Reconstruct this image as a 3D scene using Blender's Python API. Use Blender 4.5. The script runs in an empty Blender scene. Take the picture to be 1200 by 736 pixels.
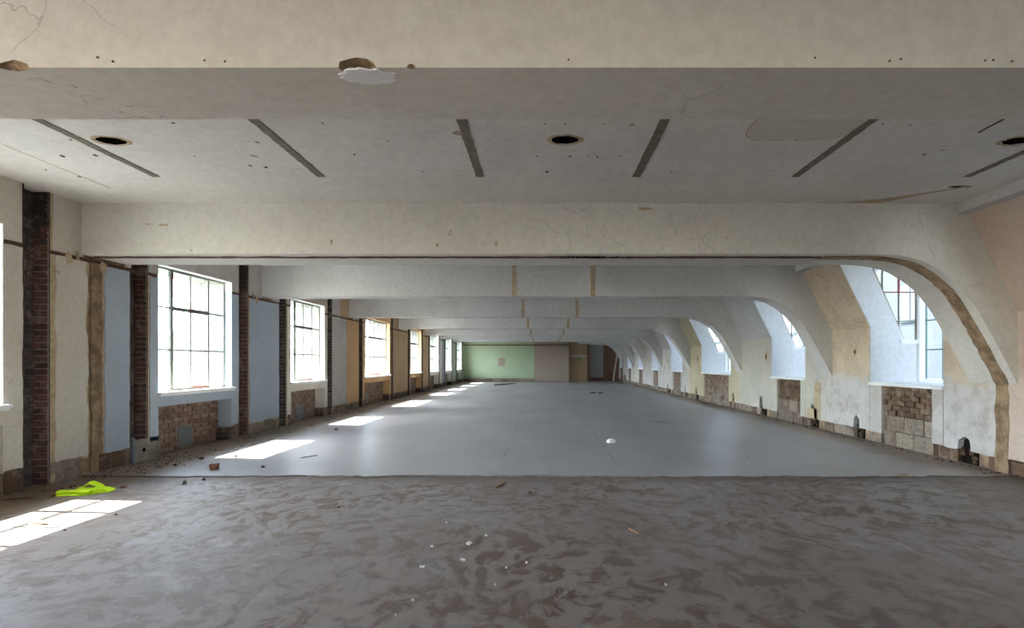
import bpy, bmesh, math, random
from mathutils import Vector, noise as mnoise
random.seed(7)
SC = bpy.context.scene
COL = SC.collection

# ------------------------------------------------------------------ camera, world, sun, exposure
F_PX, VPX, VPY, EYE = 630.0, 635.5, 425.0, 1.42
cam_d = bpy.data.cameras.new('camera')
cam = bpy.data.objects.new('camera', cam_d)
COL.objects.link(cam)
cam.location = (0, 0, EYE)
cam.rotation_euler = (math.radians(90), 0, 0)
cam_d.sensor_width = 36.0
cam_d.lens = 36.0 * F_PX / 1200.0
cam_d.shift_x = -(VPX - 600.0) / 1200.0
cam_d.shift_y = (VPY - 368.0) / 1200.0
cam_d.clip_end = 500
SC.camera = cam

SUN_DIR = Vector((1.0, -0.08, -1.21)).normalized()
world = bpy.data.worlds.new('sky')
SC.world = world
world.use_nodes = True
wn = world.node_tree
wn.nodes.clear()
w_out = wn.nodes.new('ShaderNodeOutputWorld')
w_bg = wn.nodes.new('ShaderNodeBackground')
w_sky = wn.nodes.new('ShaderNodeTexSky')
w_sky.sky_type = 'NISHITA'
w_sky.sun_disc = False
w_sky.sun_elevation = math.radians(50)
w_sky.sun_rotation = math.radians(270)
w_sky.air_density = 1.0
w_sky.dust_density = 0.6
w_sky.ozone_density = 1.0
w_bg.inputs['Strength'].default_value = 0.66
w_hs = wn.nodes.new('ShaderNodeHueSaturation')
w_hs.inputs['Saturation'].default_value = 0.5
wn.links.new(w_sky.outputs[0], w_hs.inputs['Color'])
wn.links.new(w_hs.outputs[0], w_bg.inputs['Color'])
wn.links.new(w_bg.outputs[0], w_out.inputs['Surface'])

sun_d = bpy.data.lights.new('sun', 'SUN')
sun_d.energy = 6.0
sun_d.angle = math.radians(0.4)
sun_d.color = (1.0, 0.95, 0.87)
sun = bpy.data.objects.new('sun', sun_d)
COL.objects.link(sun)
sun.location = (-20, 10, 30)
sun.rotation_euler = SUN_DIR.to_track_quat('-Z', 'Y').to_euler()

SC.view_settings.view_transform = 'Standard'
SC.view_settings.look = 'None'
SC.view_settings.exposure = 3.75
SC.view_settings.gamma = 1.0
SC.view_settings.use_curve_mapping = False
SC.cycles.diffuse_bounces = 7
SC.cycles.max_bounces = 12
SC.cycles.caustics_reflective = False
SC.cycles.caustics_refractive = False

# ------------------------------------------------------------------ material helpers
def srgb(r, g, b):
    def f(c):
        c /= 255.0
        return c / 12.92 if c <= 0.04045 else ((c + 0.055) / 1.055) ** 2.4
    return (f(r), f(g), f(b), 1.0)

class NT:
    def __init__(s, name, rough=0.9, spec=0.25):
        s.m = bpy.data.materials.new(name)
        s.m.use_nodes = True
        s.t = s.m.node_tree
        s.t.nodes.clear()
        s.out = s.n('ShaderNodeOutputMaterial')
        s.b = s.n('ShaderNodeBsdfPrincipled')
        s.b.inputs['Roughness'].default_value = rough
        s.b.inputs['Specular IOR Level'].default_value = spec
        s.l(s.b.outputs[0], s.out.inputs['Surface'])
        s.co = s.n('ShaderNodeTexCoord').outputs['Object']
    def n(s, kind, **kw):
        x = s.t.nodes.new(kind)
        for k, v in kw.items():
            setattr(x, k, v)
        return x
    def l(s, a, b):
        s.t.links.new(a, b)
    def mapping(s, scale=(1, 1, 1), rot=(0, 0, 0), src=None):
        x = s.n('ShaderNodeMapping')
        x.inputs['Scale'].default_value = scale
        x.inputs['Rotation'].default_value = rot
        s.l(src or s.co, x.inputs['Vector'])
        return x.outputs[0]
    def noise(s, scale, detail=4, rough=0.55, src=None, dist=0.0, color=False):
        x = s.n('ShaderNodeTexNoise')
        x.inputs['Scale'].default_value = scale
        x.inputs['Detail'].default_value = detail
        x.inputs['Roughness'].default_value = rough
        x.inputs['Distortion'].default_value = dist
        s.l(src or s.co, x.inputs['Vector'])
        return x.outputs['Color' if color else 'Fac']
    def voro(s, scale, src=None, feature='F1', out='Distance', rnd=1.0):
        x = s.n('ShaderNodeTexVoronoi', feature=feature)
        x.inputs['Scale'].default_value = scale
        x.inputs['Randomness'].default_value = rnd
        s.l(src or s.co, x.inputs['Vector'])
        return x.outputs[out]
    def ramp(s, fac, a, b, va=0.0, vb=1.0):
        x = s.n('ShaderNodeMapRange', interpolation_type='SMOOTHSTEP')
        s.l(fac, x.inputs[0])
        for i, v in enumerate((a, b, va, vb)):
            x.inputs[i + 1].default_value = v
        return x.outputs[0]
    def math(s, op, a, b=None):
        x = s.n('ShaderNodeMath', operation=op)
        for i, v in enumerate((a, b)):
            if v is None:
                continue
            if isinstance(v, (int, float)):
                x.inputs[i].default_value = v
            else:
                s.l(v, x.inputs[i])
        return x.outputs[0]
    def mix(s, fac, a, b, mode='MIX'):
        x = s.n('ShaderNodeMix', data_type='RGBA', blend_type=mode)
        for i, v in ((0, fac), (6, a), (7, b)):
            if isinstance(v, (int, float)):
                x.inputs[i].default_value = v
            elif isinstance(v, tuple):
                x.inputs[i].default_value = v
            else:
                s.l(v, x.inputs[i])
        return x.outputs[2]
    def vadd(s, a, b, k):
        m = s.n('ShaderNodeVectorMath', operation='SCALE')
        s.l(b, m.inputs[0])
        m.inputs['Scale'].default_value = k
        x = s.n('ShaderNodeVectorMath', operation='ADD')
        s.l(a, x.inputs[0])
        s.l(m.outputs[0], x.inputs[1])
        return x.outputs[0]
    def xyz(s):
        x = s.n('ShaderNodeSeparateXYZ')
        s.l(s.co, x.inputs[0])
        return x.outputs
    def color(s, c):
        if isinstance(c, tuple):
            s.b.inputs['Base Color'].default_value = c
        else:
            s.l(c, s.b.inputs['Base Color'])
    def bump(s, h, strength=0.3, dist=0.01):
        x = s.n('ShaderNodeBump')
        x.inputs['Strength'].default_value = strength
        x.inputs['Distance'].default_value = dist
        s.l(h, x.inputs['Height'])
        s.l(x.outputs[0], s.b.inputs['Normal'])

BROWN = srgb(126, 84, 50)
def plaster(name, col, dirt=srgb(150, 140, 125), dirt_amt=0.45, spots=0.35, cracks=0.35, stains=0.25,
            second=None, rough=0.9, spotscale=2.2):
    m = NT(name, rough)
    big = m.ramp(m.noise(0.9, 5, 0.6), 0.35, 0.7)
    c = m.mix(m.math('MULTIPLY', big, dirt_amt), col, dirt)
    if second:
        c = m.mix(m.ramp(m.noise(1.7, 6, 0.65, dist=0.4), 0.5, 0.58), c, second)
    fine = m.noise(14, 5, 0.7)
    c = m.mix(m.ramp(fine, 0.25, 0.8, 0.0, 0.22), c, srgb(120, 112, 100))
    if stains:
        st = m.ramp(m.noise(2.3, 6, 0.7, dist=0.8), 0.64, 0.76, 0.0, stains)
        c = m.mix(st, c, srgb(160, 125, 75))
    if spots:
        warp = m.vadd(m.co, m.noise(14, 4, 0.7, color=True), 0.16)
        d = m.voro(spotscale, src=warp)
        keep = m.ramp(m.noise(0.8, 2), 0.45, 0.55)
        c = m.mix(m.math('MULTIPLY', m.ramp(d, 0.03, 0.05, 1.0, 0.0), m.math('MULTIPLY', keep, spots * 2.0)), c, BROWN)
    if cracks:
        warp2 = m.vadd(m.co, m.noise(3.0, 4, color=True), 0.35)
        e = m.voro(2.4, src=warp2, feature='DISTANCE_TO_EDGE')
        ck = m.math('MULTIPLY', m.ramp(e, 0.002, 0.011, 1.0, 0.0), m.ramp(m.noise(0.7, 2), 0.5, 0.62, 0.0, cracks))
        c = m.mix(ck, c, srgb(95, 88, 80))
    m.color(c)
    m.bump(m.noise(22, 6, 0.7), 0.25, 0.006)
    return m.m

MAT = {}
MAT['cream'] = plaster('cream_plaster', srgb(206, 200, 190), dirt=srgb(190, 182, 168))
MAT['ceil'] = plaster('ceiling_plaster', srgb(218, 214, 207), dirt=srgb(202, 198, 191), spots=0.6, stains=0.12, cracks=0.15, spotscale=1.6)
MAT['beam'] = plaster('beam_plaster', srgb(211, 208, 200), dirt=srgb(196, 192, 184), spots=0.3, cracks=0.4, stains=0.1)
MAT['rib'] = plaster('rib_plaster', srgb(202, 201, 199), dirt=srgb(180, 178, 175), spots=0.2, cracks=0.5, stains=0.15)
MAT['blue'] = plaster('pale_blue_paint', srgb(170, 182, 195), dirt=srgb(158, 169, 181), dirt_amt=0.6, spots=0.12, cracks=0.1, stains=0.1)
MAT['white'] = plaster('white_paint', srgb(222, 221, 216), dirt=srgb(200, 198, 190), spots=0.1, cracks=0.1, stains=0.1)
MAT['clean'] = plaster('clean_white_paint', srgb(214, 217, 221), dirt=srgb(202, 206, 211), spots=0.05, cracks=0.0, stains=0.0)
MAT['greyw'] = plaster('grey_white_plaster', srgb(186, 182, 178), dirt=srgb(166, 158, 152), dirt_amt=0.6, stains=0.35, spots=0.2, second=srgb(192, 188, 184))
MAT['orange'] = plaster('ochre_paint', srgb(198, 162, 118), dirt=srgb(178, 142, 102), dirt_amt=0.6, stains=0.2)
MAT['tanwall'] = plaster('tan_paint', srgb(192, 166, 132), dirt=srgb(176, 148, 112), dirt_amt=0.7, stains=0.3)
MAT['palegreen'] = plaster('pale_green_paint', srgb(176, 190, 172), dirt=srgb(160, 174, 160), spots=0.05)
MAT['green'] = plaster('sage_green_paint', srgb(156, 170, 140), dirt=srgb(146, 160, 132), spots=0.0, cracks=0.0, stains=0.0)
MAT['taupe'] = plaster('taupe_paint', srgb(152, 136, 124), dirt=srgb(144, 128, 116), spots=0.0, cracks=0.1, stains=0.0)
MAT['pinkwall'] = plaster('pink_plaster', srgb(142, 106, 92), dirt=srgb(122, 88, 74), dirt_amt=0.8, spots=0.1, stains=0.4)
MAT['yellowc'] = plaster('yellow_cream_plaster', srgb(192, 182, 156), dirt=srgb(174, 162, 132), dirt_amt=0.8, stains=0.35, spots=0.25)
MAT['palecream'] = plaster('pale_cream_plaster', srgb(192, 188, 176), dirt=srgb(174, 170, 160), dirt_amt=0.7, stains=0.25, spots=0.3)
MAT['pinkcream'] = plaster('pinkish_cream_plaster', srgb(196, 178, 164), dirt=srgb(182, 164, 150), stains=0.1, spots=0.15)

# stripped tan plaster with horizontal combing, greyer skim lower down
m = NT('stripped_tan_plaster', 0.95)
hatch = m.noise(3.0, 6, 0.7, src=m.mapping((3, 3, 16)), dist=0.5)
c = m.mix(m.ramp(hatch, 0.48, 0.7, 0, .8), srgb(186, 171, 150), srgb(150, 128, 104))
c = m.mix(m.ramp(m.noise(2.2, 5, 0.6), 0.45, 0.6, 0, 0.7), c, srgb(200, 186, 164))
z = m.xyz()[2]
zz = m.math('ADD', z, m.math('MULTIPLY', m.noise(3.0, 5, 0.7), 0.7))
c = m.mix(m.ramp(zz, 1.42, 1.62, 1.0, 0.0), c, m.mix(m.ramp(m.noise(4, 6, 0.7), 0.4, 0.75), srgb(188, 185, 182), srgb(160, 150, 143)))
m.color(c)
m.bump(hatch, 0.4, 0.01)
MAT['stripped'] = m.m

# rough brown substrate under the plaster
m = NT('brown_render', 0.95)
c = m.mix(m.ramp(m.noise(5, 6, 0.7), 0.35, 0.65), srgb(162, 140, 112), srgb(116, 96, 76))
c = m.mix(m.ramp(m.noise(17, 4, 0.7), 0.55, 0.75, 0, 0.6), c, srgb(176, 156, 130))
m.color(c)
m.bump(m.noise(20, 6, 0.75), 0.8, 0.02)
MAT['render'] = m.m

# grey cement
m = NT('grey_cement', 0.95)
c = m.mix(m.ramp(m.noise(6, 6, 0.7), 0.3, 0.7), srgb(150, 142, 132), srgb(110, 102, 94))
m.color(c)
m.bump(m.noise(24, 6, 0.75), 0.6, 0.015)
MAT['cement'] = m.m

def brick_mat(name, a, b, soot=False, joined=False):
    m = NT(name, 0.92)
    if joined:
        r = m.voro(6.0, src=m.mapping((1, 1, 2.2)), out='Color')
        sep = m.n('ShaderNodeSeparateColor')
        m.l(r, sep.inputs[0])
        rnd = sep.outputs[0]
    else:
        rnd = m.n('ShaderNodeObjectInfo').outputs['Random']
    c = m.mix(rnd, a, b)
    src = m.n('ShaderNodeNewGeometry').outputs['Position']
    c = m.mix(m.ramp(m.noise(16, 5, 0.7, src=src), 0.4, 0.7, 0, 0.6), c, srgb(62, 50, 45))
    c = m.mix(m.ramp(m.noise(5, 7, 0.75, src=src), 0.5, 0.62, 0, 0.55), c, srgb(150, 134, 120))
    if soot:
        zz = m.math('ADD', m.n_z() if False else m.xyz()[2], m.math('MULTIPLY', m.noise(2.5, 4), 0.9))
        c = m.mix(m.ramp(zz, 2.75, 3.2), c, srgb(34, 30, 32))
        c = m.mix(m.math('MULTIPLY', m.ramp(zz, 3.0, 3.3), m.ramp(m.noise(9, 6, 0.75), 0.56, 0.66)), c, srgb(128, 122, 122))
    m.color(c)
    m.bump(m.noise(40, 5, 0.7), 0.5, 0.006)
    return m.m
MAT['brick'] = brick_mat('dark_red_brick', srgb(118, 84, 76), srgb(78, 60, 58))
MAT['brick_j'] = brick_mat('sooty_grey_brickwork', srgb(96, 84, 82), srgb(60, 54, 56), joined=True)
MAT['brick_l'] = brick_mat('light_orange_brick', srgb(158, 134, 116), srgb(124, 96, 80))
MAT['brick_lj'] = brick_mat('light_orange_brickwork', srgb(150, 130, 114), srgb(116, 94, 80), joined=True)
MAT['block'] = brick_mat('clinker_block', srgb(150, 138, 124), srgb(100, 86, 74))
MAT['block_j'] = brick_mat('clinker_blockwork', srgb(148, 136, 122), srgb(100, 86, 74), joined=True)
MAT['block_b'] = brick_mat('brown_clinker_block', srgb(120, 98, 78), srgb(82, 64, 50))
# sooty chase back, black at the top with white bloom
m = NT('sooty_chase_lining', 0.95)
zz = m.math('ADD', m.xyz()[2], m.math('MULTIPLY', m.noise(2.5, 4), 0.9))
c = m.mix(m.ramp(m.noise(8, 5, 0.7), 0.35, 0.7), srgb(92, 88, 86), srgb(58, 48, 46))
c = m.mix(m.ramp(zz, 2.9, 3.4, 0, 0.9), c, srgb(66, 60, 60))
c = m.mix(m.math('MULTIPLY', m.ramp(zz, 2.9, 3.3), m.ramp(m.noise(7, 7, 0.8), 0.48, 0.66, 0, 0.8)), c, srgb(128, 124, 126))
m.color(c)
m.bump(m.noise(30, 5, 0.7), 0.5, 0.008)
MAT['soot'] = m.m

# glazed white brick outside
m = NT('white_glazed_brick', 0.35, 0.5)
m.color(m.mix(m.ramp(m.noise(4, 3), 0.3, 0.7), srgb(132, 132, 124), srgb(116, 118, 106)))
MAT['glazed'] = m.m
def flat(name, col, rough=0.7, spec=0.3, metal=0.0, var=0.25, scale=12, bump=0.15, dark=None):
    m = NT(name, rough, spec)
    d = dark or tuple(x * 0.6 for x in col[:3]) + (1.0,)
    m.color(m.mix(m.ramp(m.noise(scale, 5, 0.65), 0.35, 0.75, 0, var * 2), col, d))
    m.b.inputs['Metallic'].default_value = metal
    if bump:
        m.bump(m.noise(scale * 3, 4, 0.7), bump, 0.004)
    return m.m
MAT['mortar'] = flat('brown_mortar', srgb(116, 98, 82), 0.95, scale=20, bump=0.5)
MAT['dmortar'] = flat('dark_mortar', srgb(150, 138, 128), 0.95, scale=20, bump=0.5)
MAT['gmortar'] = flat('grey_joint', srgb(64, 64, 60), 0.9, scale=20)
MAT['steel'] = flat('grey_green_painted_steel', srgb(134, 136, 126), 0.6, scale=25)
MAT['redsteel'] = flat('red_primer_steel', srgb(140, 48, 44), 0.6, scale=30, dark=srgb(96, 96, 90), var=0.4)
MAT['teal'] = flat('teal_painted_steel', srgb(96, 128, 124), 0.55, scale=15)
MAT['rust'] = flat('rusty_brown_strip', srgb(100, 74, 56), 0.9, scale=18, dark=srgb(48, 34, 28), var=0.45)
MAT['timber'] = flat('grey_dusty_batten', srgb(128, 120, 108), 0.9, scale=18, dark=srgb(84, 77, 68), var=0.45, bump=0.4)
MAT['scar'] = flat('tan_filler_strip', srgb(184, 166, 138), 0.95, scale=14, dark=srgb(146, 122, 92), var=0.4, bump=0.4)
MAT['black'] = flat('black_hole', srgb(30, 25, 22), 1.0, 0.0)  # black put in for the dark inside holes; also colours charred crumbs
MAT['pipe'] = flat('blue_grey_pipe', srgb(112, 122, 132), 0.6)
MAT['ledge'] = flat('white_sill_paint', srgb(226, 228, 228), 0.6, scale=8, var=0.1)
MAT['wood'] = flat('pale_splintered_wood', srgb(176, 142, 102), 0.85, scale=16)
MAT['chunk'] = flat('dark_brown_rubble', srgb(92, 74, 62), 0.95, scale=20)
MAT['redchunk'] = flat('reddish_brick_fragment', srgb(138, 96, 80), 0.95, scale=20)
MAT['pinkchunk'] = flat('pink_brick_fragment', srgb(186, 150, 138), 0.95, scale=20)
MAT['flake'] = flat('white_plaster_flake', srgb(206, 202, 194), 0.9)
MAT['paper'] = flat('crumpled_white_paper', srgb(222, 226, 232), 0.8, var=0.05)
MAT['slate'] = flat('blue_grey_slate', srgb(118, 130, 144), 0.7)
MAT['vent'] = flat('dull_grey_vent', srgb(118, 120, 122), 0.8)
MAT['edge'] = flat('crumbling_screed_edge', srgb(116, 108, 100), 0.95, scale=9, dark=srgb(76, 66, 56), var=0.45, bump=.5)
MAT['board'] = flat('off_white_board', srgb(186, 184, 178), 0.8)
MAT['vest'] = flat('fluorescent_yellow_fabric', srgb(200, 236, 30), 0.75, var=0.12, dark=srgb(150, 190, 12))
MAT['vestband'] = flat('silver_grey_tape', srgb(160, 165, 160), 0.4)
MAT['signgreen'] = flat('green_sign', srgb(60, 120, 84), 0.5)
MAT['outpale'] = flat('pale_light_well_facade', srgb(214, 218, 222), 0.9, scale=0.5, var=0.1, bump=0)
MAT['outpale2'] = flat('pale_facade_glass', srgb(170, 178, 188), 0.4, scale=0.6, var=0.1, bump=0)
MAT['outwall'] = flat('grey_rendered_facade', srgb(60, 63, 67), 0.9, scale=0.5, var=0.1, bump=0)
MAT['outglass'] = flat('blue_grey_facade_glass', srgb(30, 38, 48), 0.3, 0.6, scale=0.6, var=0.2, bump=0)
MAT['outtrim'] = flat('blue_green_facade_trim', srgb(34, 54, 54), 0.6, scale=1, bump=0)
MAT['street'] = flat('pale_paving', srgb(168, 166, 160), 0.95, scale=0.4, bump=0)
MAT['vestband2'] = MAT['vestband']

# window glass: straight-through with a grazing reflection; the dormer panes are darkened to cut the daylight
def glass(name, tint):
    m = NT(name)
    tr = m.n('ShaderNodeBsdfTransparent')
    tr.inputs[0].default_value = tint
    gl = m.n('ShaderNodeBsdfGlossy')
    gl.inputs['Roughness'].default_value = 0.03
    lw = m.n('ShaderNodeLayerWeight')
    lw.inputs[0].default_value = 0.5
    fac_ = m.math('ADD', 0.04, m.math('MULTIPLY', m.math('POWER', lw.outputs['Facing'], 4.0), 0.55))
    mx = m.n('ShaderNodeMixShader')
    m.l(fac_, mx.inputs[0]); m.l(tr.outputs[0], mx.inputs[1]); m.l(gl.outputs[0], mx.inputs[2])
    m.l(mx.outputs[0], m.out.inputs['Surface'])
    return m.m
MAT['glass'] = glass('window_glass', (0.93, 0.95, 0.95, 1))
MAT['dusty'] = glass('darkened_window_glass', (0.58, 0.61, 0.62, 1))  # tint darkened so the dormers let in less light

# ---- floors
m = NT('dusty_concrete_floor', 0.6, 0.35)
xy = m.xyz()
warp = m.vadd(m.co, m.noise(0.5, 3, color=True), 1.6)
swirl = m.vadd(m.mapping((1.7, 1.3, 1), (0, 0, 0.7), warp), m.noise(2.5, 3, color=True), 0.5)
c = m.mix(m.ramp(m.noise(0.6, 5, 0.6), 0.3, 0.7), srgb(130, 125, 121), srgb(108, 99, 92))
sw = m.noise(3.7, 5, 0.62, src=swirl)
patchy = m.ramp(m.noise(0.45, 3, 0.5), 0.38, 0.62, 0.35, 1.0)
c = m.mix(m.math('MULTIPLY', m.math('MULTIPLY', m.ramp(sw, 0.51, 0.58), 0.85), patchy), c, srgb(84, 61, 41))
st2 = m.noise(4.6, 4, 0.6, src=m.mapping((1.5, 1.0, 1), (0, 0, -0.6), warp))
c = m.mix(m.math('MULTIPLY', m.math('MULTIPLY', m.ramp(st2, 0.55, 0.61), 0.8), patchy), c, srgb(82, 60, 42))
lt = m.noise(2.6, 6, 0.68, src=m.mapping((1.3, 1.2, 1), (0, 0, 0.25), warp))
c = m.mix(m.ramp(lt, 0.54, 0.7, 0, 0.5), c, srgb(150, 148, 147))
# boot-sized round smudges
vd = m.voro(2.0, src=m.vadd(m.mapping((1, 1.5, 1)), m.noise(5, 2, color=True), 0.2))
c = m.mix(m.math('MULTIPLY', m.ramp(vd, 0.12, 0.24, 1, 0), m.ramp(m.noise(0.9, 2), 0.42, 0.56, 0, 0.6)), c, srgb(96, 84, 74))
# browner tracked-in dirt over the middle of the near floor
ax = m.math('ABSOLUTE', m.math('SUBTRACT', xy[0], 0.4))
dirty = m.math('MULTIPLY', m.ramp(m.math('ADD', xy[1], m.math('MULTIPLY', m.noise(0.6, 4), 2.0)), 2.6, 6.8, 0.75, 0.12), m.ramp(m.math('ADD', ax, m.math('MULTIPLY', m.noise(0.5, 4), 1.5)), 1.6, 4.8, 1.0, 0.25))
c = m.mix(dirty, c, m.mix(m.ramp(sw, 0.4, 0.6), srgb(100, 88, 78), srgb(64, 51, 41)))
# dirt swept up against the screed edge
ey = m.math('ADD', xy[1], m.math('MULTIPLY', m.noise(1.6, 5, 0.7), 0.7))
c = m.mix(m.ramp(ey, 6.55, 6.95, 0.0, 0.55), c, srgb(84, 70, 57))
# saw-cut grooves
for gx in (-1.75, 1.85):
    d = m.math('ABSOLUTE', m.math('SUBTRACT', m.math('ADD', xy[0], m.math('MULTIPLY', m.noise(1.5, 5, 0.7), 0.16)), gx + .08))
    c = m.mix(m.math('MULTIPLY', m.ramp(d, 0.006, 0.022, 0.6, 0.0), m.ramp(m.noise(2.0, 4), .4, .6)), c, srgb(84, 76, 68))
edge = m.math('ADD', xy[0], m.math('MULTIPLY', m.noise(1.4, 5, 0.7), 1.2))
c = m.mix(m.ramp(edge, -4.6, -4.15, 0.85, 0.0), c, srgb(128, 108, 88))
m.color(c)
h = m.math('ADD', m.math('MULTIPLY', sw, 0.7), m.math('MULTIPLY', m.noise(18, 5, 0.7), 0.35))
m.bump(h, 0.3, 0.015)
MAT['floor_near'] = m.m

m = NT('smooth_grey_screed', 0.40, 0.5)
c = m.mix(m.ramp(m.noise(0.5, 6, 0.6, src=m.mapping((1.2, 0.6, 1))), 0.3, 0.7), srgb(150, 148, 148), srgb(132, 129, 127))
c = m.mix(m.ramp(m.noise(2.5, 6, 0.65), 0.52, 0.72, 0, 0.35), c, srgb(126, 120, 114))
c = m.mix(m.ramp(m.noise(1.3, 6, 0.7, dist=0.5), 0.62, 0.74, 0, 0.35), c, srgb(182, 182, 184))
xy = m.xyz()
for gx, gy in ((-0.57, 0), (1.03, 0)):
    d = m.math('ABSOLUTE', m.math('SUBTRACT', m.math('ADD', xy[0], m.math('MULTIPLY', m.noise(3, 4), 0.08)), gx + 0.04))
    keep = m.ramp(m.noise(1.1, 4, 0.7), 0.45, 0.6)
    c = m.mix(m.math('MULTIPLY', m.ramp(d, 0.01, 0.04, 0.6, 0.0), keep), c, srgb(112, 96, 76))
edge = m.math('ADD', m.math('SUBTRACT', 0.0, m.math('ABSOLUTE', m.math('SUBTRACT', xy[0], 0.1))), m.math('MULTIPLY', m.noise(1.4, 5, 0.7), 1.2))
c = m.mix(m.ramp(edge, -4.75, -4.3, 0.8, 0.0), c, srgb(126, 110, 94))
fy = m.math('ADD', xy[1], m.math('MULTIPLY', m.noise(2.5, 5, 0.7), 0.5))
c = m.mix(m.ramp(fy, 6.82, 7.0, 0.7, 0.0), c, srgb(120, 112, 104))
m.color(c)
m.bump(m.noise(9, 6, 0.7), 0.12, 0.01)
MAT['floor_far'] = m.m

# ------------------------------------------------------------------ object helpers
def link(o, parent=None):
    COL.objects.link(o)
    if parent is not None:
        o.parent = parent
    return o
def tag(o, label=None, cat=None, group=None, kind=None):
    if label: o['label'] = label
    if cat: o['category'] = cat
    if group: o['group'] = group
    if kind: o['kind'] = kind
    return o
def empty(name, loc=(0, 0, 0)):
    o = bpy.data.objects.new(name, None)
    o.location = loc
    o.empty_display_size = 0.1
    return link(o)

class MB:
    """collects shapes in world space, builds ONE mesh object"""
    def __init__(s):
        s.v, s.f, s.m = [], [], []
    def add(s, vs, fs, mi=0):
        o = len(s.v)
        s.v += [tuple(x) for x in vs]
        for f in fs:
            s.f.append([i + o for i in f]); s.m.append(mi)
        return s
    def box(s, x0, x1, y0, y1, z0, z1, mi=0, jit=0.0):
        x0, x1 = min(x0, x1), max(x0, x1)
        y0, y1 = min(y0, y1), max(y0, y1)
        z0, z1 = min(z0, z1), max(z0, z1)
        vs = [(x, y, z) for x in (x0, x1) for y in (y0, y1) for z in (z0, z1)]
        if jit:
            vs = [tuple(c + random.uniform(-jit, jit) for c in v) for v in vs]
        return s.add(vs, [(0, 1, 3, 2), (4, 6, 7, 5), (0, 4, 5, 1), (2, 3, 7, 6), (0, 2, 6, 4), (1, 5, 7, 3)], mi)
    def prism(s, front, back, mi=0, mi_side=None):
        n = len(front)
        fs = [list(range(n)), list(range(2 * n - 1, n - 1, -1))]
        s.add(list(front) + list(back), fs, mi)
        o = len(s.v) - 2 * n
        for i in range(n):
            j = (i + 1) % n
            s.f.append([o + j, o + i, o + n + i, o + n + j]); s.m.append(mi if mi_side is None else mi_side)
        return s
    def tube(s, pts, r, n=8, mi=0):
        pts = [Vector(p) for p in pts]
        rings = []
        for i, p in enumerate(pts):
            d = (pts[min(i + 1, len(pts) - 1)] - pts[max(i - 1, 0)]).normalized()
            a = d.orthogonal().normalized(); b = d.cross(a)
            rr = r[i] if isinstance(r, (list, tuple)) else r
            rings.append([p + (a * math.cos(2 * math.pi * k / n) + b * math.sin(2 * math.pi * k / n)) * rr for k in range(n)])
        vs = [v for ring in rings for v in ring]
        fs = []
        for i in range(len(rings) - 1):
            for k in range(n):
                k2 = (k + 1) % n
                fs.append((i * n + k, i * n + k2, (i + 1) * n + k2, (i + 1) * n + k))
        fs.append(list(range(n - 1, -1, -1)))
        fs.append([(len(rings) - 1) * n + k for k in range(n)])
        return s.add(vs, fs, mi)
    def rock(s, c, sx, sy, sz, mi=0, seed=None):
        rr = random.Random(seed) if seed is not None else random
        bm = bmesh.new()
        bmesh.ops.create_icosphere(bm, subdivisions=1, radius=1.0)
        a = rr.uniform(0, 6.28)
        vs = []
        for v in bm.verts:
            k = rr.uniform(0.72, 1.15)
            x, y, z = v.co.x * sx * k, v.co.y * sy * k, max(v.co.z, -0.6) * sz * k
            vs.append((c[0] + x * math.cos(a) - y * math.sin(a), c[1] + x * math.sin(a) + y * math.cos(a), c[2] + z))
        bm.verts.index_update()
        fs = [[v.index for v in f.verts] for f in bm.faces]
        bm.free()
        return s.add(vs, fs, mi)
    def mesh(s, name, mats):
        me = bpy.data.meshes.new(name)
        me.from_pydata(s.v, [], s.f)
        for mt in (mats if isinstance(mats, (list, tuple)) else [mats]):
            me.materials.append(mt)
        for p, i in zip(me.polygons, s.m):
            p.material_index = i
        bm = bmesh.new(); bm.from_mesh(me)
        bmesh.ops.recalc_face_normals(bm, faces=bm.faces)
        bm.to_mesh(me); bm.free()
        return me
    def build(s, name, mats, parent=None, **kw):
        o = bpy.data.objects.new(name, s.mesh(name, mats))
        link(o, parent)
        return tag(o, **kw)

def boolean_cut(o, cutter_mb, mats):
    c = cutter_mb.build('cutter', mats)
    md = o.modifiers.new('cut', 'BOOLEAN')
    md.operation = 'DIFFERENCE'; md.solver = 'EXACT'; md.object = c
    try: md.material_mode = 'TRANSFER'
    except Exception: pass
    dg = bpy.context.evaluated_depsgraph_get()
    me = bpy.data.meshes.new_from_object(o.evaluated_get(dg))
    o.modifiers.clear()
    o.data = me
    bpy.data.objects.remove(c, do_unlink=True)

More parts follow.
